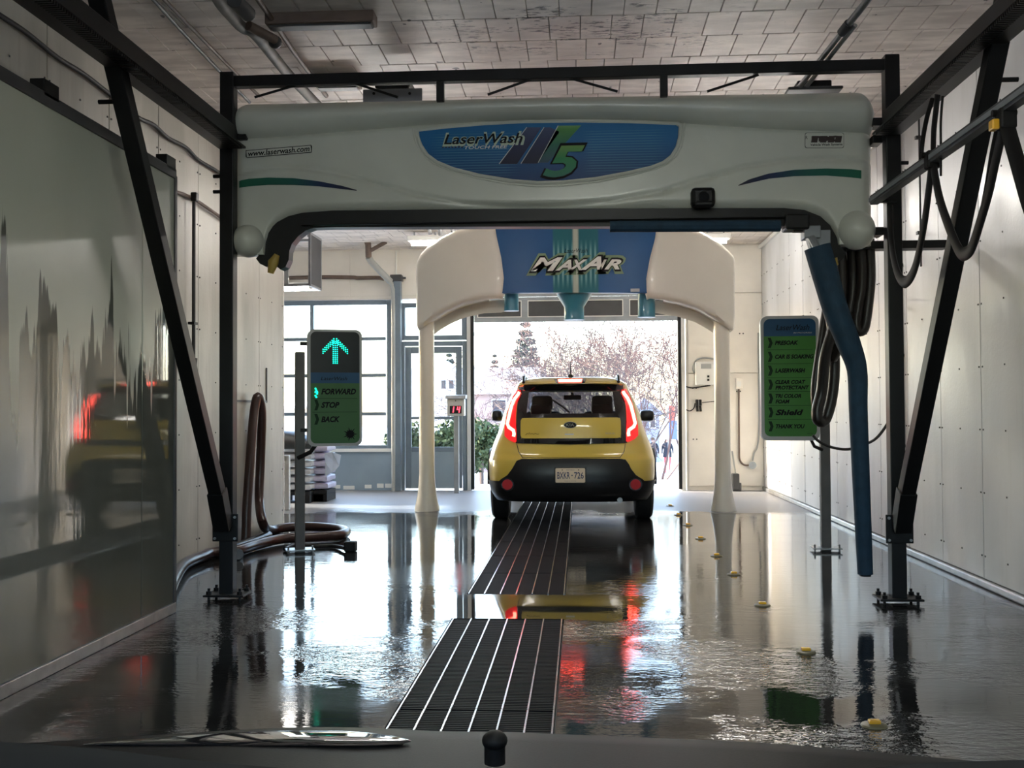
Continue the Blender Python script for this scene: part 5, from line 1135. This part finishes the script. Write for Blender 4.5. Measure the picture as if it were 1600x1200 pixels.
for f in (lambda l: l, mirror):
    lp = cp('tail_lamp', poly(f(LAMP)), 'lens_red', 0.020, 0.02, label='red tail lamp lens')
    cp('led_strip', poly(f(stroke(LED, 12))), 'led_tail', 0.027, 0.008, lp)
    x, z = zc(*f([(243, 905)])[0]); y = S(x, z)
    MB().cyl((x, y + 0.05, z), (x, y - 0.052, z), 0.078, 24, 0.068).build('fog_bezel', 'car_gloss_black', car, local=True, smooth=True)
    MB().cyl((x, y + 0.0, z), (x, y - 0.058, z), 0.054, 24).build('round_reflector', 'reflector_red', car, local=True, smooth=True)
sp = cp('spoiler', poly([(318, 186), (340, 150), (700, 143), (1055, 150), (1080, 186), (700, 178)]), 'car_yellow', 0.03, 0.06)
cp('brake_light_housing', poly([(575, 146), (815, 146), (800, 178), (595, 178)]), 'car_gloss_black', 0.036, 0.02)
cp('high_brake_light', poly([(607, 149), (783, 149), (775, 171), (612, 171)]), 'led_tail', 0.042, 0.01)
for f in (lambda l: l, mirror):
    x, z = zc(*f([(352, 150)])[0]); MB().tube([(x, 0.32, z - 0.03), (x, 0.40, z + 0.025), (x, 0.6, z + 0.04), (x * 1.05, 1.9, z + 0.045), (x * 1.05, 2.1, z)], 0.016, 8).build('roof_rail', 'car_black', car, local=True, smooth=True)
MB().tube([(-0.005, 0.62, 1.53), (-0.005, 0.60, 1.575)], [0.045, 0.022], 12).tube([(-0.005, 0.60, 1.57), (-0.005, 0.52, 1.72)], [0.006, 0.003], 6).build('antenna', 'car_black', car, local=True, smooth=True)
# wiper, badge, script, plate
MB().tube([(x, S(x, z) - 0.012, z) for x, z in [zc(690, 392), zc(640, 350), zc(565, 300)]], 0.010, 6).build('rear_wiper', 'car_black', car, local=True)
x, z = zc(694, 481); y = S(x, z) - 0.023
MB().prism([(x + 0.066 * math.cos(2 * PI * k / 28), y, z + 0.034 * math.sin(2 * PI * k / 28)) for k in range(28)], (0, -0.005, 0)).build('badge', 'chrome', car, local=True); bd = bpy.data.objects[-1] if False else car
MB().prism([(x + 0.061 * math.cos(2 * PI * k / 28), y - 0.004, z + 0.030 * math.sin(2 * PI * k / 28)) for k in range(28)], (0, -0.003, 0)).build('badge_field', 'car_gloss_black', car, local=True)
text('KIA', 'chrome', car, x - 0.043, x + 0.043, z - 0.015, z + 0.015, y - 0.007, local=True, off=0.01)
x1, z1 = zc(945, 550); x2, z2 = zc(1015, 535); text('SOUL', 'grey_steel', car, x1, x2, z1 + 0.002, z2 - 0.002, S(x1, z1) - 0.024, local=True)
l = [zc(372, 552), zc(385, 540), zc(392, 548), zc(400, 535), zc(408, 548), zc(420, 540), zc(430, 548), zc(445, 541), zc(455, 547), zc(470, 545)]; MB().tube([(x, S(x, z) - 0.024, z) for x, z in l], 0.0025, 5).build('dealer_script', 'ink', car, local=True)
x, z = zc(687, 548); MB().box((x, S(x, z) - 0.024, z), (0.09, 0.002, 0.012)).build('dealer_sticker', 'pale_grey', car, local=True)
xa, za = zc(588, 888); xb, zb_ = zc(798, 786); y = -0.035
pf = MB().prism([(x, y, z) for x, z in rrect(xa, xb, za, zb_, 0.012, 3)], (0, 0.006, 0)).build('number_plate', 'plate_face', car, local=True)
MB().box(((xa + xb) / 2, y + 0.012, (za + zb_) / 2), (xb - xa + 0.02, 0.015, zb_ - za + 0.02), bev=0.004).build('plate_frame', 'car_black', car, local=True)
W_ = xb - xa; H_ = zb_ - za
text('BXKR', 'plate_ink', pf, xa + 0.06 * W_, xa + 0.49 * W_, za + 0.27 * H_, za + 0.73 * H_, y - 0.001, local=True, off=0.012); text('726', 'plate_ink', pf, xa + 0.63 * W_, xa + 0.95 * W_, za + 0.27 * H_, za + 0.73 * H_, y - 0.001, local=True, off=0.012)
MB().cyl((xa + 0.56 * W_, y - 0.002, za + 0.5 * H_), (xa + 0.56 * W_, y, za + 0.5 * H_), 0.008, 8).build('plate_crown', 'plate_ink', pf, local=True)
text('ONTARIO', 'plate_ink', pf, xa + 0.36 * W_, xa + 0.64 * W_, za + 0.84 * H_, za + 0.92 * H_, y - 0.001, local=True); text('YOURS TO DISCOVER', 'plate_ink', pf, xa + 0.3 * W_, xa + 0.7 * W_, za + 0.08 * H_, za + 0.14 * H_, y - 0.001, local=True)
mb = MB()
for fx_ in (0.23, 0.78): mb.cyl((xa + fx_ * W_, y - 0.003, za + 0.88 * H_), (xa + fx_ * W_, y, za + 0.88 * H_), 0.006, 8)
mb.build('plate_screws', 'car_black', pf, local=True, kind='stuff')
# wheels, mirrors, interior, exhaust
for wx in (-0.785, 0.785):
    for wy in (0.86, 3.43):
        s_ = 1 if wx > 0 else -1
        wh = MB().tube([(wx + s_ * d, wy, 0.33) for d in (-0.1, -0.095, -0.07, 0.07, 0.095, 0.1)], [0.22, 0.30, 0.33, 0.33, 0.30, 0.22], 30).build('wheel', 'tyre', car, local=True, smooth=True)
        MB().tube([(wx + s_ * d, wy, 0.33) for d in (0.09, 0.105)], [0.22, 0.205], 24).build('wheel_rim', 'galv', wh, local=True)
        mb = MB()
        a_ = [math.radians(10 + 160 * i / 20) for i in range(21)]; xo = s_ * 0.885
        mb.grid([[(xo, wy + 0.37 * math.cos(a), 0.33 + 0.37 * math.sin(a)) for a in a_], [(xo + s_ * 0.02, wy + 0.38 * math.cos(a), 0.33 + 0.38 * math.sin(a)) for a in a_], [(xo + s_ * 0.02, wy + 0.44 * math.cos(a), 0.33 + 0.44 * math.sin(a)) for a in a_], [(xo, wy + 0.45 * math.cos(a), 0.33 + 0.45 * math.sin(a)) for a in a_]]); mb.build('arch_trim', 'car_black', car, local=True, smooth=True)
for s_, (u0, u1) in ((-1, (768, 786)), (1, (999, 1022))):
    a, b = P(u0, 658, 13.3), P(u1, 641, 13.3); c = (a + b) / 2 - Vector((CX, CYR, 0))
    mm_ = MB().box(c, (abs(b.x - a.x), 0.14, (b.z - a.z) + 0.01), bev=0.05).build('door_mirror', 'car_black', car, local=True, smooth=True)
    MB().span((c.x - s_ * 0.16, c.y - 0.02, c.z - 0.05), (c.x - s_ * 0.05, c.y + 0.03, c.z - 0.01), bev=0.008).build('mirror_arm', 'car_black', mm_, local=True)
    st = MB().box((s_ * 0.36, 1.95, 0.85), (0.46, 0.16, 0.66), rot=Euler((-0.2, 0, 0)).to_matrix(), bev=0.06).build('front_seat', 'seat_fabric', car, local=True, smooth=True); MB().box((s_ * 0.36, 1.84, 1.27), (0.25, 0.11, 0.19), bev=0.045).build('headrest', 'seat_fabric', st, local=True, smooth=True)
    st = MB().box((s_ * 0.34, 1.0, 0.85), (0.60, 0.16, 0.58), rot=Euler((-0.25, 0, 0)).to_matrix(), bev=0.05).build('rear_seat', 'seat_fabric', car, local=True, smooth=True); MB().box((s_ * 0.34, 0.90, 1.19), (0.24, 0.10, 0.13), bev=0.04).build('headrest', 'seat_fabric', st, local=True, smooth=True)
MB().box((0, 3.0, 0.9), (1.36, 0.45, 0.22), bev=0.06).build('dashboard', 'car_interior', car, local=True); MB().box((0, 2.0, 0.47), (1.5, 3.2, 0.04)).build('cabin_floor', 'car_interior', car, local=True)
MB().tube([(0.0, 2.55, 1.40), (0.0, 2.50, 1.37)], 0.02, 8).box((0, 2.48, 1.35), (0.22, 0.03, 0.06), bev=0.01).build('rear_view_mirror', 'car_interior', car, local=True)
MB().tube([(0.48, 0.3, 0.27), (0.50, 0.06, 0.26)], 0.028, 12).build('exhaust_tip', 'galv', car, local=True, smooth=True)
# ------------------------------------------------------------------ the photographer's own car: bonnet and dashboard edge
mat('bonnet_grey', (0.012, 0.0115, 0.0125), 0.45, bump=0.05, bscale=300, spec=0.05); mat('dash_black', (0.004, 0.004, 0.004), 0.8)
mat('bonnet_gloss', (0.02, 0.02, 0.022), 0.03, coat=1.0)
own = thing('own_car', 'dark grey wet car bonnet along the bottom edge, seen from inside the car', 'car', (0.1, 1.2, 0.0))
EDGE = [(-250, 1178), (-100, 1170), (60, 1160), (200, 1151), (330, 1143), (420, 1138), (520, 1136), (620, 1139), (700, 1143), (800, 1144), (900, 1148), (1000, 1152), (1100, 1156), (1200, 1161), (1300, 1169), (1400, 1178), (1500, 1187), (1600, 1196), (1750, 1212)]
ev = curve_pts([P(u, v, 1.62 - 0.10 * ((u - 700) / 900) ** 2) for u, v in EDGE], 3)
rows = []
for dy, dz in ((0.12, -0.62), (0.13, -0.50), (0.12, -0.22), (0.085, -0.08), (0.045, -0.022), (0.0, 0.0), (-0.06, 0.006), (-0.16, 0.014), (-0.3, 0.026), (-0.5, 0.045), (-0.75, 0.06)): rows.append([p + Vector((0, dy, dz)) for p in ev])
mb = MB(); mb.grid(rows)
for side in (0, -1):
    e = [r[side] for r in rows]; s_ = 1 if side else -1; mb.grid([e, [Vector((p.x + s_ * 0.05, p.y, min(p.z - 0.03, 0.6))) for p in e], [Vector((p.x + s_ * 0.05, p.y, 0.1)) for p in e]])
mb.build('bonnet', 'bonnet_grey', own, smooth=True, angle=60)
ez = [(p.x / p.y, p.z, p.y) for p in ev]
def on_bonnet(u, v, lift):
    """where the sight line through a pixel meets the bonnet skin"""
    d = ray(u, v); lo, hi = 0.7, 1.62
    for _ in range(30):
        y = (lo + hi) / 2; p = CAMLOC + d * (y / d.y); q_ = p.x / p.y; ye_ = interp([(e_[0], e_[2]) for e_ in ez], q_)
        zh = interp([(e_[0], e_[1]) for e_ in ez], q_) + interp([(-0.05, 0.0), (0.0, 0.0), (0.06, 0.006), (0.16, 0.014), (0.3, 0.026), (0.5, 0.045), (0.75, 0.06)], ye_ - y)
        if p.z > zh: lo = y
        else: hi = y
    return CAMLOC + d * (lo / d.y) + Vector((0, 0, lift))
mb = MB(); r1 = []; n = 44
for j in range(9):
    t = j / 8; r = []
    for i_ in range(n + 1):
        q = i_ / n; u = 130 + 512 * (1 - (1 - q) ** 1.3); vt_ = interp([(130, 1166), (250, 1155), (330, 1149), (420, 1145), (540, 1145), (590, 1149), (625, 1155), (642, 1161)], u); vb_ = interp([(130, 1167), (250, 1168), (420, 1168), (540, 1168.5), (590, 1168), (625, 1166), (642, 1162)], u)
        r.append(on_bonnet(u, vt_ + (vb_ - vt_) * t, 0.003 + 0.004 * math.sin(PI * t) ** 0.6 * math.sin(PI * min(q, .999)) ** 0.3))
    r1.append(r)
mb.grid(r1); mb.build('bonnet_scoop', 'bonnet_gloss', own, smooth=True, label='glossy scoop in the bonnet mirroring the bay')
c = P(773, 1157, 1.40); mb = MB(); mb.ball(c, 1, 3, (0.017, 0.02, 0.013)); mb.cyl(c + Vector((0, 0, -0.03)), c, 0.014, 12); mb.build('washer_nozzle', 'rubber', own, smooth=True)
mb = MB(); dl = [(-200, 1152), (-60, 1156), (60, 1163), (160, 1171), (260, 1183), (340, 1192), (430, 1199), (560, 1210), (800, 1222), (1200, 1214), (1330, 1204), (1400, 1196), (1500, 1190), (1640, 1187), (1800, 1187)]
ev = curve_pts([P(u, v, 0.62) for u, v in dl], 3); mb.grid([[p + Vector((0, dy, dz)) for p in ev] for dy, dz in ((0.03, -0.3), (0.03, -0.05), (0.015, -0.008), (0, 0), (-0.03, -0.012), (-0.12, -0.06), (-0.3, -0.14))]); mb.build('dashboard', 'dash_black', own, smooth=True, angle=60)
# ------------------------------------------------------------------ outside
mat('asphalt', (0.42, 0.42, 0.43), 0.8, var=0.15, scale=0.8); mat('bark', (0.065, 0.05, 0.048), 0.85); mat('bark_red', (0.095, 0.055, 0.05), 0.85); mat('needle', (0.045, 0.055, 0.05), 0.8); mat('yew', (0.05, 0.085, 0.03), 0.8, var=0.5, scale=5)
mat('roof_grey', (0.42, 0.40, 0.40), 0.8); mat('wall_pink', (0.42, 0.33, 0.32), 0.8); mat('siding_white', (0.70, 0.70, 0.72), 0.6); mat('siding_blue', (0.24, 0.26, 0.34), 0.6); mat('window_dark', (0.05, 0.05, 0.07), 0.2); mat('wall_tan', (0.50, 0.45, 0.37), 0.8)
def gz_(y): return -0.03 - 0.052 * min(max(y - 16.2, 0), 36) + 0.02 * max(y - 75, 0)
mb = MB(); yl = [-60, -20, -3.4, 15.9, 16.2, 20, 25, 30, 38, 46, 52.2, 60, 75, 130]; mb.grid([[(x, y, gz_(y) if y > 15.8 else -0.14 if y > -3.4 else -0.03) for x in (-90, -40, -12, 0, 12, 40, 90)] for y in yl]); mb.build('ground', 'asphalt', kind='structure')
mb = MB(); mb.span((XA - 0.3, FW + 0.0, -0.12), (XR + 0.4, FW + 0.5, -0.005)); mb.build('trim_3', 'cream', kind='structure')
def tri_tube(mb, p0, p1, r0, r1):
    t = (p1 - p0).normalized(); a = Vector((0, 0, 1)) if abs(t.z) < 0.9 else Vector((1, 0, 0)); u = t.cross(a).normalized(); v = t.cross(u); A, B = [], []
    for k in range(3):
        d = u * math.cos(2.094 * k) + v * math.sin(2.094 * k); A.append(mb.b.verts.new(p0 + d * r0)); B.append(mb.b.verts.new(p1 + d * r1))
    for k in range(3): mb.b.faces.new((A[k], A[(k + 1) % 3], B[(k + 1) % 3], B[k]))
def bare_tree(label, x, y, h, stems, seed, m, spread=0.5, depth=5, thin=1.0, group='bare trees beyond the exit'):
    rr = random.Random(seed); z0 = gz_(y); t = thing('bare_tree', label, 'tree', (x, y, z0 - 0.05), group); tk, bw = MB(), MB()
    def grow(p, d, L, r, lev):
        n = 3; q = p
        for i in range(n):
            d = (d + Vector((rr.gauss(0, .10), rr.gauss(0, .10), rr.gauss(0.02, .06)))).normalized(); e = q + d * L / n; r2 = r * (1 - 0.25 * (i + 1) / n); tri_tube(tk if lev == 0 else bw, q, e, r * (1 - 0.25 * i / n), r2); q = e
            if lev < depth and (i > 0 or lev > 0):
                for _ in range(2 if i == n - 1 else 1 if rr.random() < .8 else 0):
                    a = rr.uniform(0.35, 0.9); ax = d.cross(Vector((rr.gauss(0, 1), rr.gauss(0, 1), rr.gauss(0, 1)))).normalized(); grow(q, (Matrix.Rotation(a, 3, ax) @ d), L * rr.uniform(.55, .75), max(r2 * .62, .006), lev + 1)
    for k in range(stems):
        a = 2 * PI * k / stems + rr.uniform(-.3, .3); d = Vector((math.cos(a) * spread * rr.uniform(.3, 1), math.sin(a) * spread * 0.7, 1)).normalized(); grow(Vector((x + 0.1 * math.cos(a), y + 0.1 * math.sin(a), z0 - 0.1)), d, h * rr.uniform(.36, .46), 0.055 * h / 5 * thin, 0)
    tk.build('trunk', m, t); bw.build('branches', m, t)
def ox(u, y): return P(u, 640, y).x
bare_tree('pale many-stemmed bare tree right behind the roof aerial of the yellow car', ox(893, 30), 30, 4.6, 6, 11, 'bark', 0.9, 5, thin=0.6)
bare_tree('tall reddish bare tree filling the right side of the exit door', ox(1030, 27), 27, 5.4, 6, 5, 'bark_red', 0.75, 5, thin=0.45)
bare_tree('bare tree with a fine pale crown left of the reddish tree', ox(965, 36), 36, 6.0, 8, 23, 'bark', 0.8, 5, thin=0.6)
bare_tree('bare tree arching over the house roof at the left of the exit door', ox(835, 34), 34, 4.4, 5, 31, 'bark_red', 1.0, 5, thin=0.6)
bare_tree('bare tree behind the walkers, far right beyond the exit door', ox(1075, 48), 48, 8.0, 6, 37, 'bark_red', 0.6, 5, thin=0.6)
bare_tree('distant bare tree between the evergreen and the aerial of the yellow car', ox(925, 52), 52, 7.0, 7, 41, 'bark', 0.7, 5)
def leaf_clump(mb, c, r, n, rr, s, sc=(1, 1, 1)):
    for _ in range(n):
        while True:
            v = Vector((rr.uniform(-1, 1), rr.uniform(-1, 1), rr.uniform(-1, 1)))
            if 0.3 < v.length < 1: break
        p = Vector(c) + Vector((v.x * r * sc[0], v.y * r * sc[1], v.z * r * sc[2])); a = Vector((rr.gauss(0, 1), rr.gauss(0, 1), rr.gauss(0, 1))).normalized() * s; b = a.cross(Vector((rr.gauss(0, 1), rr.gauss(0, 1), rr.gauss(0, 1)))).normalized() * s * .5
        mb.b.faces.new([mb.b.verts.new(p + q) for q in (-a, b, a, -b)])
def evergreen(label, x, y, h, w_, seed):
    rr = random.Random(seed); z0 = gz_(y); t = thing('evergreen_tree', label, 'tree', (x, y, z0), 'evergreens beyond the exit'); MB().cyl((x, y, z0 - .05), (x, y, z0 + h * .8), 0.12, 8, 0.03).build('trunk', 'bark', t); mb = MB()
    for k in range(16):
        f = k / 15; leaf_clump(mb, (x, y, z0 + h * (0.12 + 0.86 * f)), w_ * (1.05 - f) ** 0.9, int(900 * (1.1 - f)), rr, 0.11, (1, 1, 0.45))
    mb.build('foliage', 'needle', t, kind='stuff')
evergreen('tall dark evergreen behind the house roof, left of the aerial', ox(822, 60), 60, 8.6, 2.1, 3); evergreen('small evergreen at the left edge of the exit door', ox(755, 58), 66, 6.6, 1.4, 4); evergreen('dark evergreen behind the white gable, seen in the glazed door', ox(702, 57), 57, 6.2, 2.0, 6)
def bush(label, x, y, r, h, seed, z=None):
    rr = random.Random(seed); z0 = gz_(y); t = thing('yew_bush', label, 'bush', (x, y, z0), 'clipped yew bushes outside'); mb = MB(); MB().cyl((x, y, z0 - 0.05), (x, y, z0 + h * .5), 0.05, 6).build('stem', 'bark', t)
    for _ in range(16): a = rr.uniform(0, 2 * PI); q = rr.uniform(0, .6) * r; leaf_clump(mb, (x + q * math.cos(a), y + q * math.sin(a), z0 + h * rr.uniform(.3, .75)), r * .55, 150, rr, 0.055)
    mb.build('foliage', 'yew', t, kind='stuff')
bush('clipped yew bush behind the glazed door, left one', ox(648, 17.6), 17.6, 0.5, 1.25, 1); bush('clipped yew bush behind the glazed door, right one', ox(705, 17.9), 17.9, 0.5, 1.3, 2); bush('dark bush at the left edge of the exit door opening', ox(752, 21), 21, 0.5, 1.5, 8)
def house(label, x0, x1, y, dep, he, hr, wm, rm, along='x', wins=()):
    z0 = gz_(y) - 0.2; t = thing('house', label, 'house', ((x0 + x1) / 2, y, z0)); MB().span((x0, y, z0), (x1, y + dep, he)).build('walls', wm, t); mb = MB(); e = 0.3
    if along == 'x': mb.prism([(x0 - e, y - e, he - 0.1), (x0 - e, y + dep / 2, hr), (x0 - e, y + dep + e, he - 0.1)], (x1 - x0 + 2 * e, 0, 0))
    else: mb.prism([(x0 - e, y - e, he - 0.1), ((x0 + x1) / 2, y - e, hr), (x1 + e, y - e, he - 0.1)], (0, dep + 2 * e, 0))
    mb.build('roof', rm, t)
    for wx0, wx1, wz0, wz1 in wins:
        f = MB().span((wx0 - 0.06, y - 0.06, wz0 - 0.06), (wx1 + 0.06, y + 0.02, wz1 + 0.06)).build('window', 'siding_white', t); MB().span((wx0, y - 0.075, wz0), (wx1, y - 0.03, wz1)).build('pane', 'window_dark', f)
y = 44; k = y / F
house('low house with a broad pale roof at the left of the exit door', ox(640, y), ox(838, y), y, 7, P(800, 612, y).z, P(800, 574, y + 3.5).z, 'wall_pink', 'roof_grey', 'x', [(ox(770, y), ox(790, y), P(0, 650, y).z, P(0, 630, y).z), (ox(815, y), ox(828, y), P(0, 655, y).z, P(0, 630, y).z)])
y = 38
house('white gabled house with dark windows, seen through the glazed door', ox(630, y), ox(722, y), y, 4.5, P(700, 590, y).z, P(676, 556, y).z, 'siding_white', 'siding_white', 'y', [(ox(690, y), ox(697, y), P(0, 612, y).z, P(0, 581, y).z), (ox(702, y), ox(709, y), P(0, 612, y).z, P(0, 581, y).z)])
y = 62
house('blue grey house behind the walkers, right of the yellow car', ox(985, y), ox(1030, y), y, 6, P(1000, 645, y).z, P(1008, 622, y).z, 'siding_blue', 'siding_blue', 'y', [(ox(1016, y), ox(1023, y), P(0, 672, y).z, P(0, 655, y).z)])
house('low tan building seen through the far left pane', ox(330, 40), ox(462, 40), 40, 6, P(440, 634, 40).z, P(440, 626, 40).z, 'wall_tan', 'wall_tan', 'x')
a, b = P(431, 631, 30), P(443, 613, 30); o = thing('roadside_sign', 'small yellow and green roadside sign beyond the left panes', 'sign', ((a.x + b.x) / 2, 30, gz_(30)))
MB().span((a.x, 30, a.z), (b.x, 30.05, b.z)).build('sign_board', 'yellow_refl', o); MB().span((a.x, 29.98, a.z - 0.02), ((a.x + b.x) / 2, 29.995, a.z + 0.1)).build('green_patch', 'sign_green', o); MB().span((a.x + 0.1, 30.01, gz_(30) - .05), (a.x + 0.15, 30.04, a.z)).build('sign_post', 'galv', o)
MB().span(((a.x + b.x) / 2, 29.98, a.z + 0.05), (b.x, 29.995, b.z)).build('green_patch', 'sign_green', o)
mat('flag_red', (0.75, 0.10, 0.06), 0.6); mat('flag_blue', (0.12, 0.16, 0.38), 0.6)
y = 45; a = P(1050, 690, y); o = thing('banner_pole', 'roadside banner in red, white and blue at the right edge of the exit door', 'banner', (a.x, y, gz_(y)))
MB().cyl((a.x - 0.15, y, gz_(y) - .05), (a.x - 0.15, y, P(0, 638, y).z), 0.03, 8).build('pole', 'galv', o); MB().span((a.x - 0.12, y, P(0, 662, y).z), (a.x + 0.12, y + 0.02, P(0, 640, y).z)).build('banner_top', 'flag_red', o); MB().span((a.x - 0.12, y, P(0, 690, y).z), (a.x + 0.22, y + 0.02, P(0, 662, y).z)).build('banner_bottom', 'flag_blue', o); MB().span((a.x - 0.30, y + 0.03, P(0, 690, y).z), (a.x - 0.18, y + 0.05, P(0, 655, y).z)).build('banner_side', 'siding_white', o)
o = thing('concrete_kerb', 'low concrete kerb across the street at the left of the exit door', 'kerb', (ox(755, 27), 27, gz_(27))); MB().span((ox(720, 27), 27, gz_(27) - 0.05), (ox(800, 27), 27.4, gz_(27) + 0.16), bev=0.02).build('kerb_body', 'siding_white', o)
# walkers
mat('jacket_dark', (0.02, 0.022, 0.032), 0.8); mat('trousers_red', (0.62, 0.09, 0.09), 0.8); mat('trousers_dark', (0.03, 0.032, 0.045), 0.8); mat('skin', (0.52, 0.33, 0.26), 0.6); mat('hair_brown', (0.09, 0.05, 0.03), 0.8)
def walker(label, u, vfoot, y, h, mj, mt, hair_long, face, seed):
    c = P(u, vfoot, y); t = thing('person', label, 'person', (c.x, y, gz_(y))); z0 = gz_(y); s_ = h / 1.7
    J = {'pel': (0, 0, .93), 'chest': (0, .02, 1.22), 'neck': (0, .0, 1.44), 'head': (0, -.01, 1.52), 'top': (0, 0, 1.64), 'shl': (-.17, 0, 1.38), 'ell': (-.24, .06, 1.12), 'hal': (-.25, -.04, .88), 'shr': (.17, 0, 1.38), 'elr': (.24, -.05, 1.12), 'har': (.26, -.12, .88), 'hpl': (-.09, 0, .88), 'knl': (-.10, -.12, .50), 'anl': (-.10, .02, .09), 'tol': (-.10, -.14, .03), 'hpr': (.09, 0, .88), 'knr': (.10, .06, .49), 'anr': (.10, .26, .12), 'tor': (.10, .14, .03)}
    rad = {'pel': .145, 'chest': .155, 'neck': .055, 'head': .085, 'top': .075, 'shl': .07, 'ell': .05, 'hal': .035, 'shr': .07, 'elr': .05, 'har': .035, 'hpl': .095, 'knl': .062, 'anl': .042, 'tol': .03, 'hpr': .095, 'knr': .062, 'anr': .042, 'tor': .03}
    ed = [('pel', 'chest'), ('chest', 'neck'), ('neck', 'head'), ('head', 'top'), ('chest', 'shl'), ('shl', 'ell'), ('ell', 'hal'), ('chest', 'shr'), ('shr', 'elr'), ('elr', 'har'), ('pel', 'hpl'), ('hpl', 'knl'), ('knl', 'anl'), ('anl', 'tol'), ('pel', 'hpr'), ('hpr', 'knr'), ('knr', 'anr'), ('anr', 'tor')]
    ks = list(J); sg = 1 if face else -1
    me = bpy.data.meshes.new('body'); me.from_pydata([(J[k][0] * s_, J[k][1] * s_ * sg, J[k][2] * s_) for k in ks], [(ks.index(a), ks.index(b)) for a, b in ed], [])
    ob = bpy.data.objects.new('body', me); C.objects.link(ob); md = ob.modifiers.new('s', 'SKIN'); ob.modifiers.new('u', 'SUBSURF').levels = 1
    for i, k in enumerate(ks): me.skin_vertices[0].data[i].radius = (rad[k] * s_, rad[k] * s_ * (.8 if k in ('pel', 'chest') else 1)); me.skin_vertices[0].data[i].use_root = (k == 'pel')
    dg = bpy.context.evaluated_depsgraph_get(); m2 = bpy.data.meshes.new_from_object(ob.evaluated_get(dg)); C.objects.unlink(ob); bpy.data.objects.remove(ob); m2.materials.clear()
    for n_ in (mj, mt, 'skin'): m2.materials.append(M[n_])
    for p in m2.polygons:
        z = p.center.z / s_; p.material_index = 2 if z > 1.43 or (abs(p.center.x) > .2 * s_ and z < .93) else 0 if z > .80 else 1
        p.use_smooth = True
    link('body', m2, None, t)
    mb = MB(); mb.ball((0, 0.02 * s_ * sg, 1.585 * s_), 0.098 * s_, 2, (1, 1.05, 1.0))
    if hair_long:
        for q in (-1, 0, 1): mb.tube([(q * .06 * s_, .05 * s_ * sg, 1.58 * s_), (q * .09 * s_, .06 * s_ * sg, 1.42 * s_), (q * .10 * s_, .05 * s_ * sg, 1.30 * s_)], [.06 * s_, .055 * s_, .03 * s_], 8)
    mb.build('hair', 'hair_brown', t, local=True, smooth=True)
    mb = MB(); mb.lathe((0, 0, 0), [(.20 * s_, .74 * s_), (.19 * s_, .95 * s_), (.165 * s_, 1.05 * s_), (.185 * s_, 1.25 * s_), (.15 * s_, 1.38 * s_), (.07 * s_, 1.44 * s_)], 16, 1.05, .8); mb.build('coat', mj, t, local=True, smooth=True)
for u, vf, y, h, a in ((1020.5, 729, 48, 1.62, ('person in a dark jacket and dark trousers walking beside the yellow car, far outside', 'jacket_dark', 'trousers_dark', False, True, 1)), (1043, 728, 47, 1.60, ('person with long brown hair, dark coat and red trousers walking far outside the exit door', 'jacket_dark', 'trousers_red', True, True, 2))):
    walker(a[0], u, vf, y, h, a[1], a[2], a[3], a[4], a[5])
